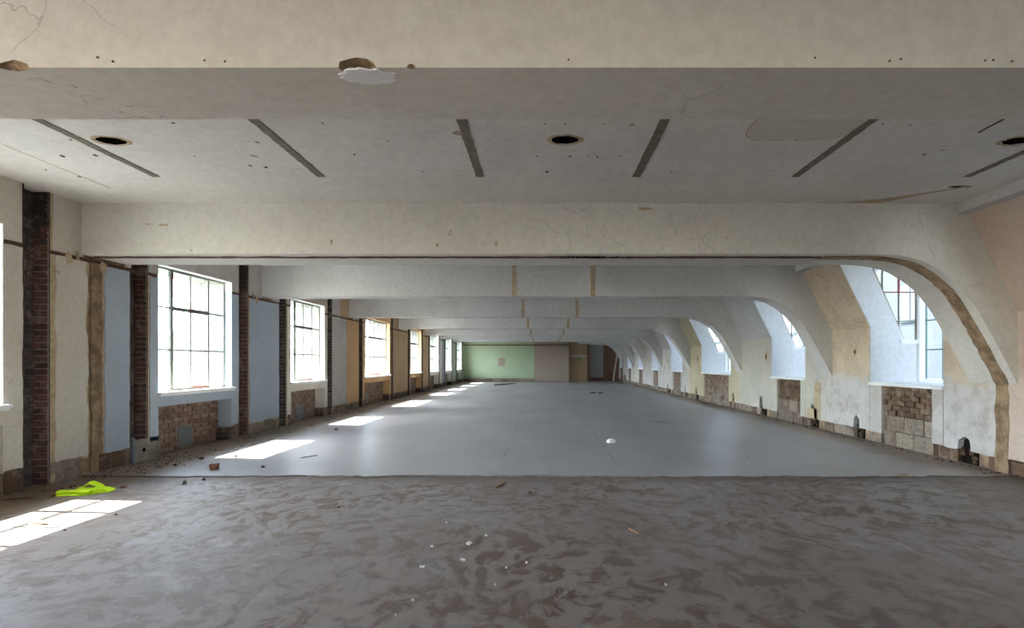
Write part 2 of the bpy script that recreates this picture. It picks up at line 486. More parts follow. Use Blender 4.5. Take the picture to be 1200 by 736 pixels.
def vnoise(t, seed):
    return mnoise.noise(Vector((t, seed * 7.31, seed * 1.7)))
_seed = [0]
def outline(y0, y1, z0, z1, l=0.0, r=0.0, b=0.0, t=0.0, step=0.05, notches=()):
    """ragged rectangle in the (y, z) plane of a wall, counter-clockwise; notches = (y, width, height) arches in its foot"""
    _seed[0] += 1
    sd = _seed[0]
    def side(p, q, amp, nx, nz, k):
        n = max(1, int(math.hypot(q[0] - p[0], q[1] - p[1]) / step)) if amp else 1
        out = []
        for i in range(n):
            u = i / n
            a = 0.0
            if amp and i:
                s_ = i * step
                a = amp * (vnoise(s_ * 3.1, sd + k) * 0.9 + vnoise(s_ * 9.0, sd + k + 50) * 0.55)
            out.append((p[0] + (q[0] - p[0]) * u + nx * a, p[1] + (q[1] - p[1]) * u + nz * a))
        return out
    pts = []
    cuts = sorted(n for n in notches if y0 + 0.02 < n[0] - n[1] / 2 and n[0] + n[1] / 2 < y1 - 0.02)
    cur = y0
    for (cy, w, h) in cuts:
        pts += side((cur, z0), (cy - w / 2, z0), b, 0, 1, 1)
        pts.append((cy - w / 2, z0))
        for k in range(7):
            a = math.pi - math.pi * k / 6
            jy, jz = random.uniform(-.012, .012), random.uniform(-.02, .02)
            pts.append((cy + math.cos(a) * w / 2 * 0.98 + jy, max(z0 + 0.02, z0 + (h - z0) * (0.45 + 0.55 * math.sin(a)) + jz)))
        cur = cy + w / 2
        pts.append((cur, z0))
    pts += side((cur, z0), (y1, z0), b, 0, 1, 1)
    pts += side((y1, z0), (y1, z1), r, 1, 0, 2)
    pts += side((y1, z1), (y0, z1), t, 0, 1, 3)
    pts += side((y0, z1), (y0, z0), l, 1, 0, 4)
    return pts

XL, XR, ZC = -5.72, 5.90, 3.40
def panel_left(mb, y0, y1, z0, z1, th=0.03, x=XL, mi=0, **kw):
    o = outline(y0, y1, z0, z1, **kw)
    mb.prism([(x, y, z) for y, z in o], [(x - th, y, z) for y, z in o], mi)
def panel_right(mb, y0, y1, z0, z1, th=0.10, x=XR, mi=0, **kw):
    o = outline(y0, y1, z0, z1, **kw)
    mb.prism([(x, y, z) for y, z in o], [(x + th, y, z) for y, z in o], mi)

# ------------------------------------------------------------------ floor
Y_FRONT, Y_BACK = -6.5, 39.0
floor = MB().box(-6.5, 6.6, Y_FRONT - .3, 44.0, -0.35, 0.0).build('floor', MAT['floor_near'], kind='structure',
    label='bare dusty concrete floor of the long empty hall, brown smears in front', cat='floor')
fe = []
n = 320
for i in range(n + 1):
    x = -5.75 + (5.75 + 5.95) * i / n
    amp = 0.09 * vnoise(x * 1.1, 3) + 0.06 * vnoise(x * 3.3, 5) + 0.03 * vnoise(x * 9, 7) - 0.14 * max(0, vnoise(x * 0.8, 9))
    fe.append((x, 6.66 + amp))
poly = fe + [(5.95, 44.0), (-5.75, 44.0)]
MB().prism([(x, y, 0.012) for x, y in poly], [(x, y, -0.01) for x, y in poly]).build('screed', MAT['floor_far'], floor,
    label='smooth grey screed laid over the far floor')

mb = MB()
e0 = [(x, y - .012 - .02 * abs(vnoise(x * 7, 15))) for x, y in fe]; e1 = [(x, y + .02 + .05 * abs(vnoise(x * 5, 17))) for x, y in fe]
N_ = len(fe)
mb.add([(x, y, .004) for x, y in e0] + [(x, y, .016) for x, y in fe] + [(x, y, .0135) for x, y in e1],
       [f for i in range(N_ - 1) for f in ((i, i + 1, N_ + i + 1, N_ + i), (N_ + i, N_ + i + 1, 2 * N_ + i + 1, 2 * N_ + i))])
mb.build('screed_edge', MAT['edge'], floor, label='dark crumbling edge of the screed')
# ------------------------------------------------------------------ ceiling
ceil = MB().box(-6.5, 5.62, Y_FRONT - .3, 44.0, ZC, ZC + 0.25).build('ceiling', [MAT['ceil']], kind='structure',
    label='white flaking plaster ceiling with dark batten strips between the beams', cat='ceiling')
cut = MB()
def blob(mb, cx, cy, cz, rx, ry, rz, n=18, seed=1):
    rings = []
    for j, (k, dz) in enumerate(((1.0, -0.5), (1.0, 0.0), (0.93, 0.5), (0.8, 1.0))):
        ring = []
        for i in range(n):
            a = 2 * math.pi * i / n
            w = 1 + 0.16 * vnoise(i * 0.9, seed)
            ring.append((cx + math.cos(a) * rx * k * w, cy + math.sin(a) * ry * k * w, cz + dz * rz))
        rings.append(ring)
    vs = [v for r in rings for v in r]
    fs = [list(range(n - 1, -1, -1)), [3 * n + i for i in range(n)]]
    for j in range(3):
        for i in range(n):
            i2 = (i + 1) % n
            fs.append((j * n + i, j * n + i2, (j + 1) * n + i2, (j + 1) * n + i))
    mb.add(vs, fs)
HOLES = [(-3.85, 4.80), (0.20, 4.78), (4.24, 4.80)]
for k, (x, y) in enumerate(HOLES):
    blob(cut, x, y, ZC, 0.125, 0.085, 0.14, seed=k + 2)
blob(cut, 4.70, 6.05, ZC, 0.13, 0.035, 0.06, seed=9)
boolean_cut(ceil, cut, [MAT['black']])
for k, (x, y) in enumerate(HOLES):   # ragged broken rim hanging a few millimetres proud
    vs, fs, n = [], [], 22
    for i in range(n):
        a = 2 * math.pi * i / n
        w = 1 + 0.16 * vnoise(i * 0.9, k + 2)
        for rr, zz in ((1.02 * w, ZC - 0.002), (1.1 * w + random.uniform(0, .22), ZC - 0.007), (1.34 * w, ZC - 0.0005)):
            vs.append((x + math.cos(a) * 0.125 * rr, y + math.sin(a) * 0.085 * rr, zz))
    for i in range(n):
        j = (i + 1) % n
        for q in (0, 1):
            fs.append((i * 3 + q, j * 3 + q, j * 3 + q + 1, i * 3 + q + 1))
    MB().add(vs, fs).build('hole_rim', MAT['scar'], ceil)
BEAMS = [(-1.95, -1.45), (2.46, 2.98), (6.67, 7.42), (10.95, 11.4), (15.9, 16.35), (21.4, 21.85), (26.4, 26.85), (30.7, 31.1), (34.6, 35.0)]
ZB = 2.77
def strip_z(mb, x, y0, y1, w, z, th, rag=0.005, step=0.05):
    """ragged flat strip under the ceiling"""
    n = max(2, int((y1 - y0) / step))
    a, b = [], []
    for i in range(n + 1):
        y = y0 + (y1 - y0) * i / n
        a.append((x - w / 2 + random.uniform(-rag, rag), y)); b.append((x + w / 2 + random.uniform(-rag, rag), y))
    o = a + b[::-1]
    mb.prism([(p, q, z) for p, q in o], [(p, q, z + th) for p, q in o])
for x in (-4.10, -2.35, -0.66, 1.0, 2.69, 4.52):
    mb = MB(); strip_z(mb, x, 3.5, 5.72, 0.08, ZC - 0.006, 0.012)
    mb.build('batten', MAT['timber'], ceil)
for i in range(2, len(BEAMS) - 1):
    y0, y1 = BEAMS[i][1], BEAMS[i + 1][0]
    for x in (-2.35, 2.69):
        mb = MB(); strip_z(mb, x, y0 + 1.0, y1 - 0.9, 0.08, ZC - 0.006, 0.012)
        mb.build('batten', MAT['timber'], ceil)
mb = MB(); strip_z(mb, 3.75, 3.9, 4.62, 0.02, ZC - 0.004, 0.008, rag=0.004)
mb.build('rust_streak', MAT['rust'], ceil)
# skim patch with a rounded end, brown rim showing round it
def rounded(cx, cy, rx, ry, p=5.0):
    o = []
    for i in range(60):
        a = 2 * math.pi * i / 60
        sx, sy = math.cos(a), math.sin(a)
        rr = (abs(sx) ** p + abs(sy) ** p) ** (-1 / p)
        o.append((cx + rx * sx * rr * (1 + 0.04 * vnoise(i * .5, 4)), cy + ry * sy * rr * (1 + 0.05 * vnoise(i * .5, 6))))
    return o
for k, (rx, ry, mt, dz) in enumerate(((.46, .47, 'scar', .002), (.45, .455, 'cream', .005))):
    o = rounded(2.2, 4.32, rx, ry)
    MB().prism([(x, y, ZC - dz) for x, y in o], [(x, y, ZC + 0.003) for x, y in o]).build('skim_patch' if k else 'patch_rim', MAT[mt], ceil)
def ceil_at(px, py):
    Y = (ZC - EYE) * F_PX / (VPY - py)
    return (px - VPX) * Y / F_PX, Y
FLK = [(73, 183, 5, 'rust'), (112, 182, 4, 'rust'), (83, 164, 3, 'rust'), (297, 183, 6, 'scar'), (293, 194, 3, 'rust'), (312, 196, 4, 'rust'), (203, 144, 3, 'rust'), (228, 183, 2, 'black'),
       (93, 207, 3, 'rust'), (54, 199, 2, 'rust'), (638, 145, 2, 'rust'), (708, 145, 2, 'rust'), (662, 145, 4, 'scar'), (630, 183, 2, 'rust'), (668, 183, 3, 'rust'), (690, 183, 2, 'rust'), (700, 184, 3, 'rust'),
       (641, 201, 4, 'rust'), (726, 183, 2, 'rust'), (535, 156, 9, 'scar'), (777, 143, 7, 'rust'), (741, 146, 5, 'scar'), (910, 144, 4, 'rust'), (919, 145, 4, 'rust'), (984, 144, 5, 'rust'), (935, 163, 7, 'scar'),
       (1035, 145, 2, 'rust'), (1067, 146, 2, 'rust'), (1083, 181, 3, 'rust'), (1105, 176, 4, 'scar'), (378, 144, 2, 'rust'), (455, 165, 2, 'rust'), (415, 181, 3, 'rust'), (495, 201, 2, 'rust'), (787, 201, 2, 'rust'), (558, 183, 3, 'rust')]
for (px, py, w, mt) in FLK:
    fx, fy = ceil_at(px, py)
    r_ = w * fy / F_PX * .5
    o = []
    for i in range(9):
        a = 2 * math.pi * i / 9
        k = random.uniform(.55, 1.2)
        o.append((fx + math.cos(a) * r_ * k * 1.2, fy + math.sin(a) * r_ * k * 1.6))
    MB().prism([(x, y, ZC - .003) for x, y in o], [(x, y, ZC + .002) for x, y in o]).build('fleck', MAT[mt], ceil)
mb = MB(); strip_z(mb, -4.9, 3.2, 6.1, 0.010, ZC - 0.002, 0.006, rag=.003)
mb.build('hairline_joint', MAT['scar'], ceil)
# rust-coloured leak trail beside the right-hand beam end
o = [(3.75, 6.64), (4.1, 6.50), (4.5, 6.22), (4.72, 6.06), (4.80, 6.02), (4.74, 6.10), (4.5, 6.32), (4.25, 6.60), (4.2, 6.66)]
MB().prism([(x, y, ZC - 0.003) for x, y in o], [(x, y, ZC + 0.003) for x, y in o]).build('leak_stain', MAT['scar'], ceil, label='rusty leak stain')
# small box casing where ceiling meets the slope
seg = [Y_FRONT] + [v for b in BEAMS for v in b] + [41.5]
for i in range(0, len(seg), 2):
    MB().box(5.16, 5.42, seg[i], seg[i + 1], 3.27, ZC + .02).build('casing', MAT['rib'], ceil)

# ------------------------------------------------------------------ beams with curved right-hand ribs
CURVE = [(3.6, ZB), (3.95, ZB), (4.25, 2.765), (4.52, 2.735), (4.76, 2.665), (5.02, 2.505), (5.2, 2.335), (5.36, 2.13), (5.52, 1.86), (5.66, 1.6), (5.80, 1.34), (5.93, 1.09)]
def catmull(p, k=4):
    out = []
    for i in range(len(p) - 1):
        p0, p1, p2, p3 = p[max(i - 1, 0)], p[i], p[i + 1], p[min(i + 2, len(p) - 1)]
        for j in range(k):
            t = j / k
            out.append(tuple(0.5 * ((2 * p1[a]) + (-p0[a] + p2[a]) * t + (2 * p0[a] - 5 * p1[a] + 4 * p2[a] - p3[a]) * t * t + (-p0[a] + 3 * p1[a] - 3 * p2[a] + p3[a]) * t ** 3) for a in (0, 1)))
    out.append(p[-1])
    return out
SOFF = catmull(CURVE)
def in_curve(x):
    """soffit height at x"""
    for (a, za), (b, zb) in zip(SOFF, SOFF[1:]):
        if a <= x <= b:
            return za + (zb - za) * (x - a) / (b - a)
    return ZB
def beam_profile(z_off=0.0):
    prof = [(XL - 0.02, ZB)] + [(x, ZB) for x in (-4.0, -2.0, 0.0, 2.0)] + SOFF
    prof += [(6.02, 0.9), (6.02, 2.03), (5.42, 3.27), (5.42, ZC + 0.02), (XL - 0.02, ZC + 0.02)]
    return prof
BLABEL = {0: 'ceiling beam behind the viewer', 1: 'nearest cream ceiling beam across the top, chipped along its lower edge',
          2: 'second ceiling beam with a torn brown groove under it', 3: 'third ceiling beam, first with two tan filler strips down its face',
          4: 'fourth ceiling beam, pale grey, next behind the first one with tan strips', 5: 'fifth ceiling beam from the front, grey in shade',
          6: 'sixth ceiling beam from the front, thin in the distance', 7: 'seventh ceiling beam from the front, stained along its foot',
          8: 'farthest ceiling beam before the green end wall'}
beams = []
for i, (y0, y1) in enumerate(BEAMS):
    pr = beam_profile()
    mb = MB().prism([(x, y0, z) for x, z in pr], [(x, y1, z) for x, z in pr])
    o = mb.build('ceiling_beam', [MAT['beam'] if i < 3 else MAT['rib']], label=BLABEL[i], cat='beam', kind='structure', group='concrete beams')
    beams.append(o)
# chips out of the nearest beam's edge
cut = MB()
for (cx, sx, sz, sy, sd) in ((-0.85, 0.088, 0.042, 0.055, 3), (-2.42, 0.07, 0.03, 0.03, 5), (-0.60, 0.02, 0.014, 0.015, 8)):
    bm = bmesh.new(); bmesh.ops.create_icosphere(bm, subdivisions=2, radius=1.0)
    bm.verts.index_update()
    vs_ = []
    for v in bm.verts:
        k = 1 + .28 * mnoise.noise(v.co * 2.2 + Vector((sd, 0, 0)))
        vs_.append((cx + v.co.x * sx * k, 2.46 + v.co.y * sy * k, ZB + 0.004 + v.co.z * sz * k))
    cut.add(vs_, [[v.index for v in f.verts] for f in bm.faces])
    bm.free()
boolean_cut(beams[1], cut, [MAT['render']])
o = []
for i in range(40):
    a = 2 * math.pi * i / 40
    w = 1 + 0.35 * vnoise(i * 0.6, 12)
    o.append((-0.82 + 0.13 * math.cos(a) * w, 2.535 + 0.065 * math.sin(a) * w))
MB().prism([(x, y, ZB - 0.004) for x, y in o], [(x, y, ZB + 0.004) for x, y in o]).build('bare_patch', MAT['ledge'], beams[1], label='bare pale patch where plaster fell off')
mb = MB()
for k in range(26):
    x = random.uniform(-5.2, 5.2)
    mb.rock((x, 2.458, ZB + random.uniform(0.02, 0.05)), 0.007, 0.004, 0.007)
mb.build('fixing_holes', MAT['rust'], beams[1], kind='stuff')
# torn partition scar under the second beam, following the rib down to the floor
groove_t, groove_b = [], []
path = [(-5.72, ZB)] + [(-5.72 + i * 0.09, ZB) for i in range(1, 104)] + [p for p in SOFF if p[0] > 3.64]
path += [(5.9, z) for z in (1.0, 0.8, 0.6, 0.4, 0.2, 0.0)]
path = [(min(x, 5.9), z) for x, z in path]
def scar_ribbon(path, ya, yb, th, rag, mat, parent, name, **kw):
    mb = MB()
    A, B, A2, B2 = [], [], [], []
    for i, (x, z) in enumerate(path):
        px, pz = path[max(i - 1, 0)]; qx, qz = path[min(i + 1, len(path) - 1)]
        t = Vector((qx - px, qz - pz)); t.normalize()
        nx, nz = t.y, -t.x        # towards the room
        k = th * (0.6 + 0.5 * abs(vnoise(i * 0.7, 21)))
        a = ya + rag * (.5 * vnoise(i * 0.35, 31) + random.uniform(-.4, .4)); b = yb + rag * (.5 * vnoise(i * 0.4, 41) + random.uniform(-.4, .4))
        A.append((x + nx * k, a, z + nz * k)); B.append((x + nx * k, b, z + nz * k))
        A2.append((x - nx * 0.004, a - 0.006, z - nz * 0.004)); B2.append((x - nx * 0.004, b + 0.006, z - nz * 0.004))
    n = len(path)
    vs = A + B + A2 + B2
    fs = []
    for i in range(n - 1):
        fs.append((i, i + 1, n + i + 1, n + i))
        fs.append((2 * n + i, i, i + 1, 2 * n + i + 1)[::-1])
        fs.append((n + i, n + i + 1, 3 * n + i + 1, 3 * n + i)[::-1])
    mb.add(vs, fs)
    return mb.build(name, mat, parent, **kw)
scar_ribbon(path[:104], 6.83, 6.93, 0.010, 0.03, MAT['rust'], beams[2], 'torn_groove', label='torn brown groove along the beam underside')
scar_ribbon(path[103:], 6.80, 7.0, 0.012, 0.035, MAT['render'], beams[2], 'partition_scar', label='tan scar of a removed partition running down the rib')
# sooty stain of a lamp on beam two: small dark crumbs along the groove
mb = MB()
for k in range(60):
    mb.rock((0.62 + random.gauss(0, 0.16), 6.86 + random.uniform(-.05, .05), ZB - 0.006), 0.02, 0.015, 0.012)
mb.build('charred_crumbs', MAT['black'], beams[2], kind='stuff')
mb = MB()
for k in range(40):
    mb.rock((random.uniform(-5.2, 4.2), 6.668, ZB + random.choice((0.03, 0.035, 0.05, 0.12))), 0.010, 0.004, 0.010)
mb.build('fixing_holes', MAT['scar'], beams[2], kind='stuff')
for (x, z, w, h) in ((-2.62, 0.15, .014, .05), (-.57, .13, .014, .05), (-1.3, .11, .014, .04), (1.28, .56, .09, .025), (-4.7, .36, .05, .02), (-4.9, .37, .03, .015)):
    MB().box(x - w, x + w, 6.664, 6.672, ZB + z - h / 2, ZB + z + h / 2, jit=0.003).build('tan_fleck', MAT['scar'], beams[2])
# tan filler strips where corridor partitions met the beams
for i in range(3, 9):
    for x in (-0.57, 1.03):
        y0 = BEAMS[i][0]
        oo = outline(ZB - 0.002, ZC, x - 0.05, x + 0.05, b=0.012, t=0.012)
        MB().prism([(xx, y0 - 0.006, zz) for zz, xx in oo], [(xx, y0 + 0.004, zz) for zz, xx in oo]).build('filler_strip', MAT['scar'], beams[i])
    mb = MB().box(-0.5, 0.96, BEAMS[i][0] - 0.003, BEAMS[i][0] + 0.003, ZB + 0.005, ZC - 0.02)
    mb.build('bare_face', MAT['rib'], beams[i])
# far right rib standing by the end wall
pr = [(2.6, ZB)] + SOFF + [(6.02, 0.9), (6.02, 2.03), (5.42, 3.27), (5.42, ZC + 0.02), (2.6, ZC + 0.02)]
MB().prism([(x, 39.2, z) for x, z in pr], [(x, 39.5, z) for x, z in pr]).build('ceiling_beam', [MAT['rib']],
    label='last curved rib beside the pink end bay', cat='beam', kind='structure')

# ------------------------------------------------------------------ left wall
#         y0     y1     columns
WL = [(3.80, 5.71, 4), (8.00, 9.91, 4), (12.23, 14.13, 4), (17.30, 20.15, 6), (23.30, 25.40, 4), (27.40, 29.62, 4), (31.80, 33.80, 4), (36.05, 38.05, 4)]
CH = [(3.3, 3.62), (5.93, 6.25), (7.48, 7.80), (10.15, 10.47), (11.71, 12.02), (14.33, 14.64), (16.78, 17.12), (20.36, 20.63), (22.87, 23.17),
      (25.47, 25.78), (27.02, 27.35), (29.68, 29.95), (31.40, 31.72), (33.90, 34.2), (35.65, 35.98), (38.12, 38.5)]
WL_BACK = [(-4.7, -2.8), (-0.45, 1.45)]
ZS, ZH = 0.975, 2.906          # sill and head
XO = -6.50                     # outer face
core = MB()
items = [('w', a, b) for a, b, _ in WL] + [('c', a, b) for a, b in CH] + [('o', a, b) for a, b in WL_BACK]
items.sort(key=lambda t: t[1])
cur = Y_FRONT - 0.3
for k, a, b in items:
    core.box(XO, XL - 0.03, cur, a, 0, ZC + .1)
    if k == 'c':
        core.box(XO, XL - 0.20, a, b, 0, ZC + .1)
    else:
        if k == 'w':
            core.box(XO, XL - 0.27, a, b, 0, 0.77)
            core.box(XO, XL - 0.03, a, b, 0.77, ZS - .03)
        else:
            core.box(XO, XL - 0.03, a, b, 0, ZS - .03)
        core.box(XO, XL - 0.03, a, b, ZH, ZC + .1)
    cur = b
core.box(XO, XL - 0.03, cur, Y_BACK + 3, 0, ZC + .1)
wall_l = core.build('wall_left', [MAT['render']], kind='structure', cat='wall',
                    label='left wall of blue, cream and ochre plaster with brick chases between windows')

# plaster skins, one per paint field
LOWTOP = 2.685
def lower(y0, y1, mat, z0=0.25, l=0.012, r=0.012, b=0.025, t=0.012, **kw):
    mb = MB(); panel_left(mb, y0, y1, z0, LOWTOP, l=l, r=r, b=b, t=t, step=0.03, **kw)
    if y0 < 16 and y1 - y0 > .3:
        sc = MB(); panel_left(sc, y0 - (.03 if l else 0), y1 + (.03 if r else 0), z0 - .03, LOWTOP, th=.02, x=XL - .013, l=.03 if l else 0, r=.03 if r else 0, b=.03, step=0.03)
        sc.build('scratch_coat', MAT['scar'], wall_l)
    return mb.build('plaster_panel', MAT[mat], wall_l)
def upper(y0, y1, mat, z0=2.735):
    mb = MB(); panel_left(mb, y0, y1, z0, ZC + 0.01, b=0.015)
    return mb.build('plaster_panel', MAT[mat], wall_l)
lower(5.71, 5.92, 'cream', z0=0.26)
lower(3.63, 3.80, 'cream')
lower(6.33, 6.76, 'cream', z0=0.25, l=0.03, r=0.06, b=0.03)
upper(6.29, 6.70, 'cream')
lower(7.04, 7.45, 'blue', z0=0.235, l=0.035, b=0.03); upper(7.40, 7.48, 'cream')
lower(7.84, 8.00, 'blue', z0=0.26, r=0); lower(9.91, 10.13, 'blue', z0=0.27, l=0)
lower(10.53, 11.68, 'blue', z0=0.24, l=0.03, b=0.03); upper(10.5, 11.0, 'greyw'); upper(11.38, 11.70, 'greyw')
lower(12.05, 12.23, 'cream', r=0); lower(14.13, 14.31, 'cream', l=0)
lower(14.68, 15.72, 'greyw', z0=0.24); lower(15.73, 16.76, 'orange', z0=0.24); upper(14.66, 15.2, 'greyw'); upper(15.2, 15.95, 'tanwall'); upper(16.3, 16.77, 'greyw')
lower(17.14, 17.30, 'orange', r=0); lower(20.15, 20.34, 'orange', l=0)
lower(20.66, 22.85, 'tanwall', z0=0.24); upper(20.65, 21.4, 'tanwall'); upper(21.85, 22.86, 'tanwall')
lower(23.19, 23.30, 'orange', r=0); lower(25.40, 25.46, 'orange', l=0)
lower(25.80, 27.0, 'tanwall'); upper(25.8, 26.4, 'tanwall'); upper(26.85, 27.0, 'tanwall')
lower(29.62, 29.67, 'white', l=0); lower(29.97, 30.7, 'white'); lower(30.71, 31.38, 'blue'); upper(29.97, 30.7, 'white'); upper(31.1, 31.4, 'blue')
lower(31.74, 31.8, 'white', r=0); lower(33.8, 33.88, 'white', l=0)
lower(34.22, 35.63, 'palegreen'); upper(34.22, 34.6, 'palegreen'); upper(35.0, 35.64, 'palegreen')
lower(36.0, 36.05, 'palegreen', r=0); lower(38.05, 38.1, 'palegreen', l=0); lower(38.52, 39.0, 'palegreen')
lower(-6.5, -4.7, 'cream'); upper(-6.5, -4.7, 'cream'); lower(-2.8, -.45, 'cream'); upper(-2.8, -.45, 'cream'); lower(1.45, 3.28, 'cream'); upper(1.45, 3.28, 'cream')
WPAINT = ['cream', 'blue', 'cream', 'orange', 'orange', 'white', 'white', 'palegreen']
WHEAD = ['cream', 'greyw', 'pinkcream', 'orange', 'orange', 'white', 'white', 'palegreen']
for (a, b, nc), p, hd in zip(WL, WPAINT, WHEAD):
    ca = max(c[1] for c in CH if c[1] <= a + 0.01); cb = min(c[0] for c in CH if c[0] >= b - 0.01)
    mb = MB()
    panel_left(mb, ca + 0.02, a, 2.735, ZC + .01, b=0.012); panel_left(mb, b, cb - 0.02, 2.735, ZC + .01, b=0.012)
    panel_left(mb, a, b, ZH, ZC + .01)
    mb.build('plaster_panel', MAT[hd], wall_l)
    mb = MB(); panel_left(mb, a + 0.0, b - 0.0, 0.775, ZS - .03)
    # reveals and niche cheeks in the same paint
    for (u, w) in ((a, a + 0.012), (b - 0.012, b)):
        mb.box(XL, -5.905, u, w, ZS - .03, 2.70)
        mb.box(XL, -5.985, u, w, 0.24, 0.772)
    mb.box(XL, -5.985, a, b, 0.76, 0.775)
    mb.build('plaster_panel', MAT[p], wall_l)
    mb = MB()
    for (u, w) in ((a, a + 0.012), (b - 0.012, b)):
        mb.box(XL, -5.905, u, w, 2.70, ZH)
    mb.box(XL, -5.905, a, b, ZH - 0.012, ZH)
    mb.build('reveal_lining', MAT['white'] if p in ('blue', 'cream') else MAT[hd], wall_l)

# rusty rail groove at head height, broken at windows and chases
stops = sorted([(a, b) for a, b, _ in WL] + CH)
cur = 5.71
for a, b in stops:
    if a < 5.8:
        continue
    if a - cur > 0.1:
        o = outline(cur, a, 2.688, 2.73, b=0.01, t=0.01)
        MB().prism([(XL - 0.008 + random.uniform(-.004, .012), y, z) for y, z in o], [(XL - 0.035, y, z) for y, z in o]).build('rail_groove', MAT['rust'], wall_l)
    cur = b
# scar of the removed partition below the second beam
mb = MB(); panel_left(mb, 6.83, 6.99, 0.0, 2.76, th=0.04, x=XL - 0.004, l=0.03, r=0.03, step=.03)
mb.build('partition_scar', MAT['render'], wall_l, label='rough brown scar of a removed partition')
for y in (6.47, 6.62, 6.98, 10.75, 10.62):
    mb = MB(); mb.rock((XL - 0.004, y, 2.70 + random.uniform(-.04, .03)), 0.02, 0.07, 0.09, seed=int(y * 100))
    mb.build('torn_plaster', MAT['scar'], wall_l)

# shared brick meshes
def brick_mesh(name, mat, L, W, H, jit=0.004):
    return MB().box(-L / 2, L / 2, -W / 2, W / 2, -H / 2, H / 2, jit=jit).mesh(name, [mat])
def put(name, me, loc, parent, rz=0.0):
    o = bpy.data.objects.new(name, me)
    o.location = loc; o.rotation_euler = (random.uniform(-.012, .012), random.uniform(-.012, .012), rz + random.uniform(-.015, .015))
    o.parent = parent
    COL.objects.link(o)
    return o
BK = {}
def get_brick(mat, L, W, H):
    key = (mat, round(L, 3), round(W, 3), round(H, 3))
    if key not in BK:
        BK[key] = [brick_mesh('brick', MAT[mat], L, W, H) for _ in range(3)]
    return random.choice(BK[key])

COURSE = 0.075
MAT['brick_s'] = brick_mat('sooty_red_brick', srgb(112, 66, 56), srgb(66, 44, 42), soot=False)
def chase(y0, y1, single_side, single_back, z0=0.0):
    xb = XL - 0.20
    lining = MB()
    lining.box(xb - 0.005, xb + 0.008, y0, y1, z0, ZC)                # back
    lining.box(xb + 0.008, XL - 0.006, y1 - 0.010, y1 + 0.004, z0, ZC)  # far cheek
    lining.box(xb + 0.008, XL - 0.006, y0 - 0.004, y0 + 0.010, z0, ZC)
    ob = lining.build('chase_lining', [MAT['soot']], wall_l)
    MB().box(xb + 0.024, XL - 0.010, y1 - 0.014, y1 + 0.003, z0, 2.8).build('cheek_mortar', MAT['dmortar'], ob)
    joined = MB()
    n = int((ZC - z0) / COURSE)
    for k in range(n):
        z = z0 + COURSE * (k + 0.5)
        # far cheek
        rows = [(xb + 0.015, XL - 0.012)] if k % 2 == 0 else [(xb + 0.015, xb + 0.095), (xb + 0.108, XL - 0.016)]
        for (xa, xc) in rows:
            if single_side and z < 2.70 + random.uniform(0, .35):
                put('brick', get_brick('brick', xc - xa, 0.03, 0.064), ((xa + xc) / 2, y1 - 0.012 + random.uniform(-.004, .004), z), ob)
            elif z < 2.78 and not single_side:
                joined.box(xa, xc, y1 - 0.022, y1 + 0.005, z - 0.032, z + 0.032, jit=0.004)
            else:
                joined.box(xa, xc, y1 - 0.022, y1 + 0.005, z - 0.032, z + 0.032, jit=0.004, mi=1)
        w = y1 - y0 - 0.03
        rows = [(y0 + 0.012, y0 + 0.012 + w * 0.66), (y0 + 0.022 + w * 0.66, y1 - 0.03)] if k % 2 else [(y0 + 0.012, y0 + w * 0.33), (y0 + 0.012 + w * 0.33, y1 - 0.03)]
        for (ya, yc) in rows:
            joined.box(xb, xb + 0.022, ya, yc, z - 0.032, z + 0.032, jit=0.003, mi=0 if z < 2.78 else 1)
    joined.build('brickwork', [MAT['brick_j'], MAT['soot']], ob, kind='stuff')
    # torn plaster lips
    for yy in (y0, y1):
        if yy == y1:
            pts = outline(yy - 0.004, yy + 0.075, z0 + 0.02, ZC, l=0.022, r=0.0, step=.03)
            MB().prism([(XL - 0.012, y, z) for y, z in pts], [(XL - 0.036, y, z) for y, z in pts]).build('torn_edge', MAT['scar'], ob)
        else:
            pts = outline(yy - 0.03, yy + 0.002, z0 + 0.02, ZC, l=0.0, r=0.008, step=.03)
            MB().prism([(XL - 0.012, y, z) for y, z in pts], [(XL - 0.036, y, z) for y, z in pts]).build('torn_edge', MAT['render'], ob)
    return ob
for i, (a, b) in enumerate(CH):
    if i == 0:
        continue
    chase(a, b, i in (1, 2, 3), False, z0=0.0 if i != 2 else 0.30)
# cement foot, pipe and hole at the second chase
cf = MB(); panel_left(cf, 7.5, 8.05, 0.0, 0.33, th=0.22, x=XL + 0.0, t=0.02, r=0.01)
cf = cf.build('cement_foot', MAT['cement'], wall_l, label='grey cement patch at the foot of the brick chase')
MB().tube([(XL + 0.005, 7.72, 0.17), (XL - 0.01, 7.72, 0.17)], 0.03, 10).build('pipe_hole_shade', MAT['black'], cf)  # flat black disc painted in for the dark of a hole
MB().tube([(XL + 0.02, 7.49, 0.0), (XL + 0.02, 7.49, 0.36), (XL - 0.10, 7.50, 0.42)], 0.022, 10).build('pipe_stub', MAT['pipe'], wall_l, label='blue-grey pipe stub')

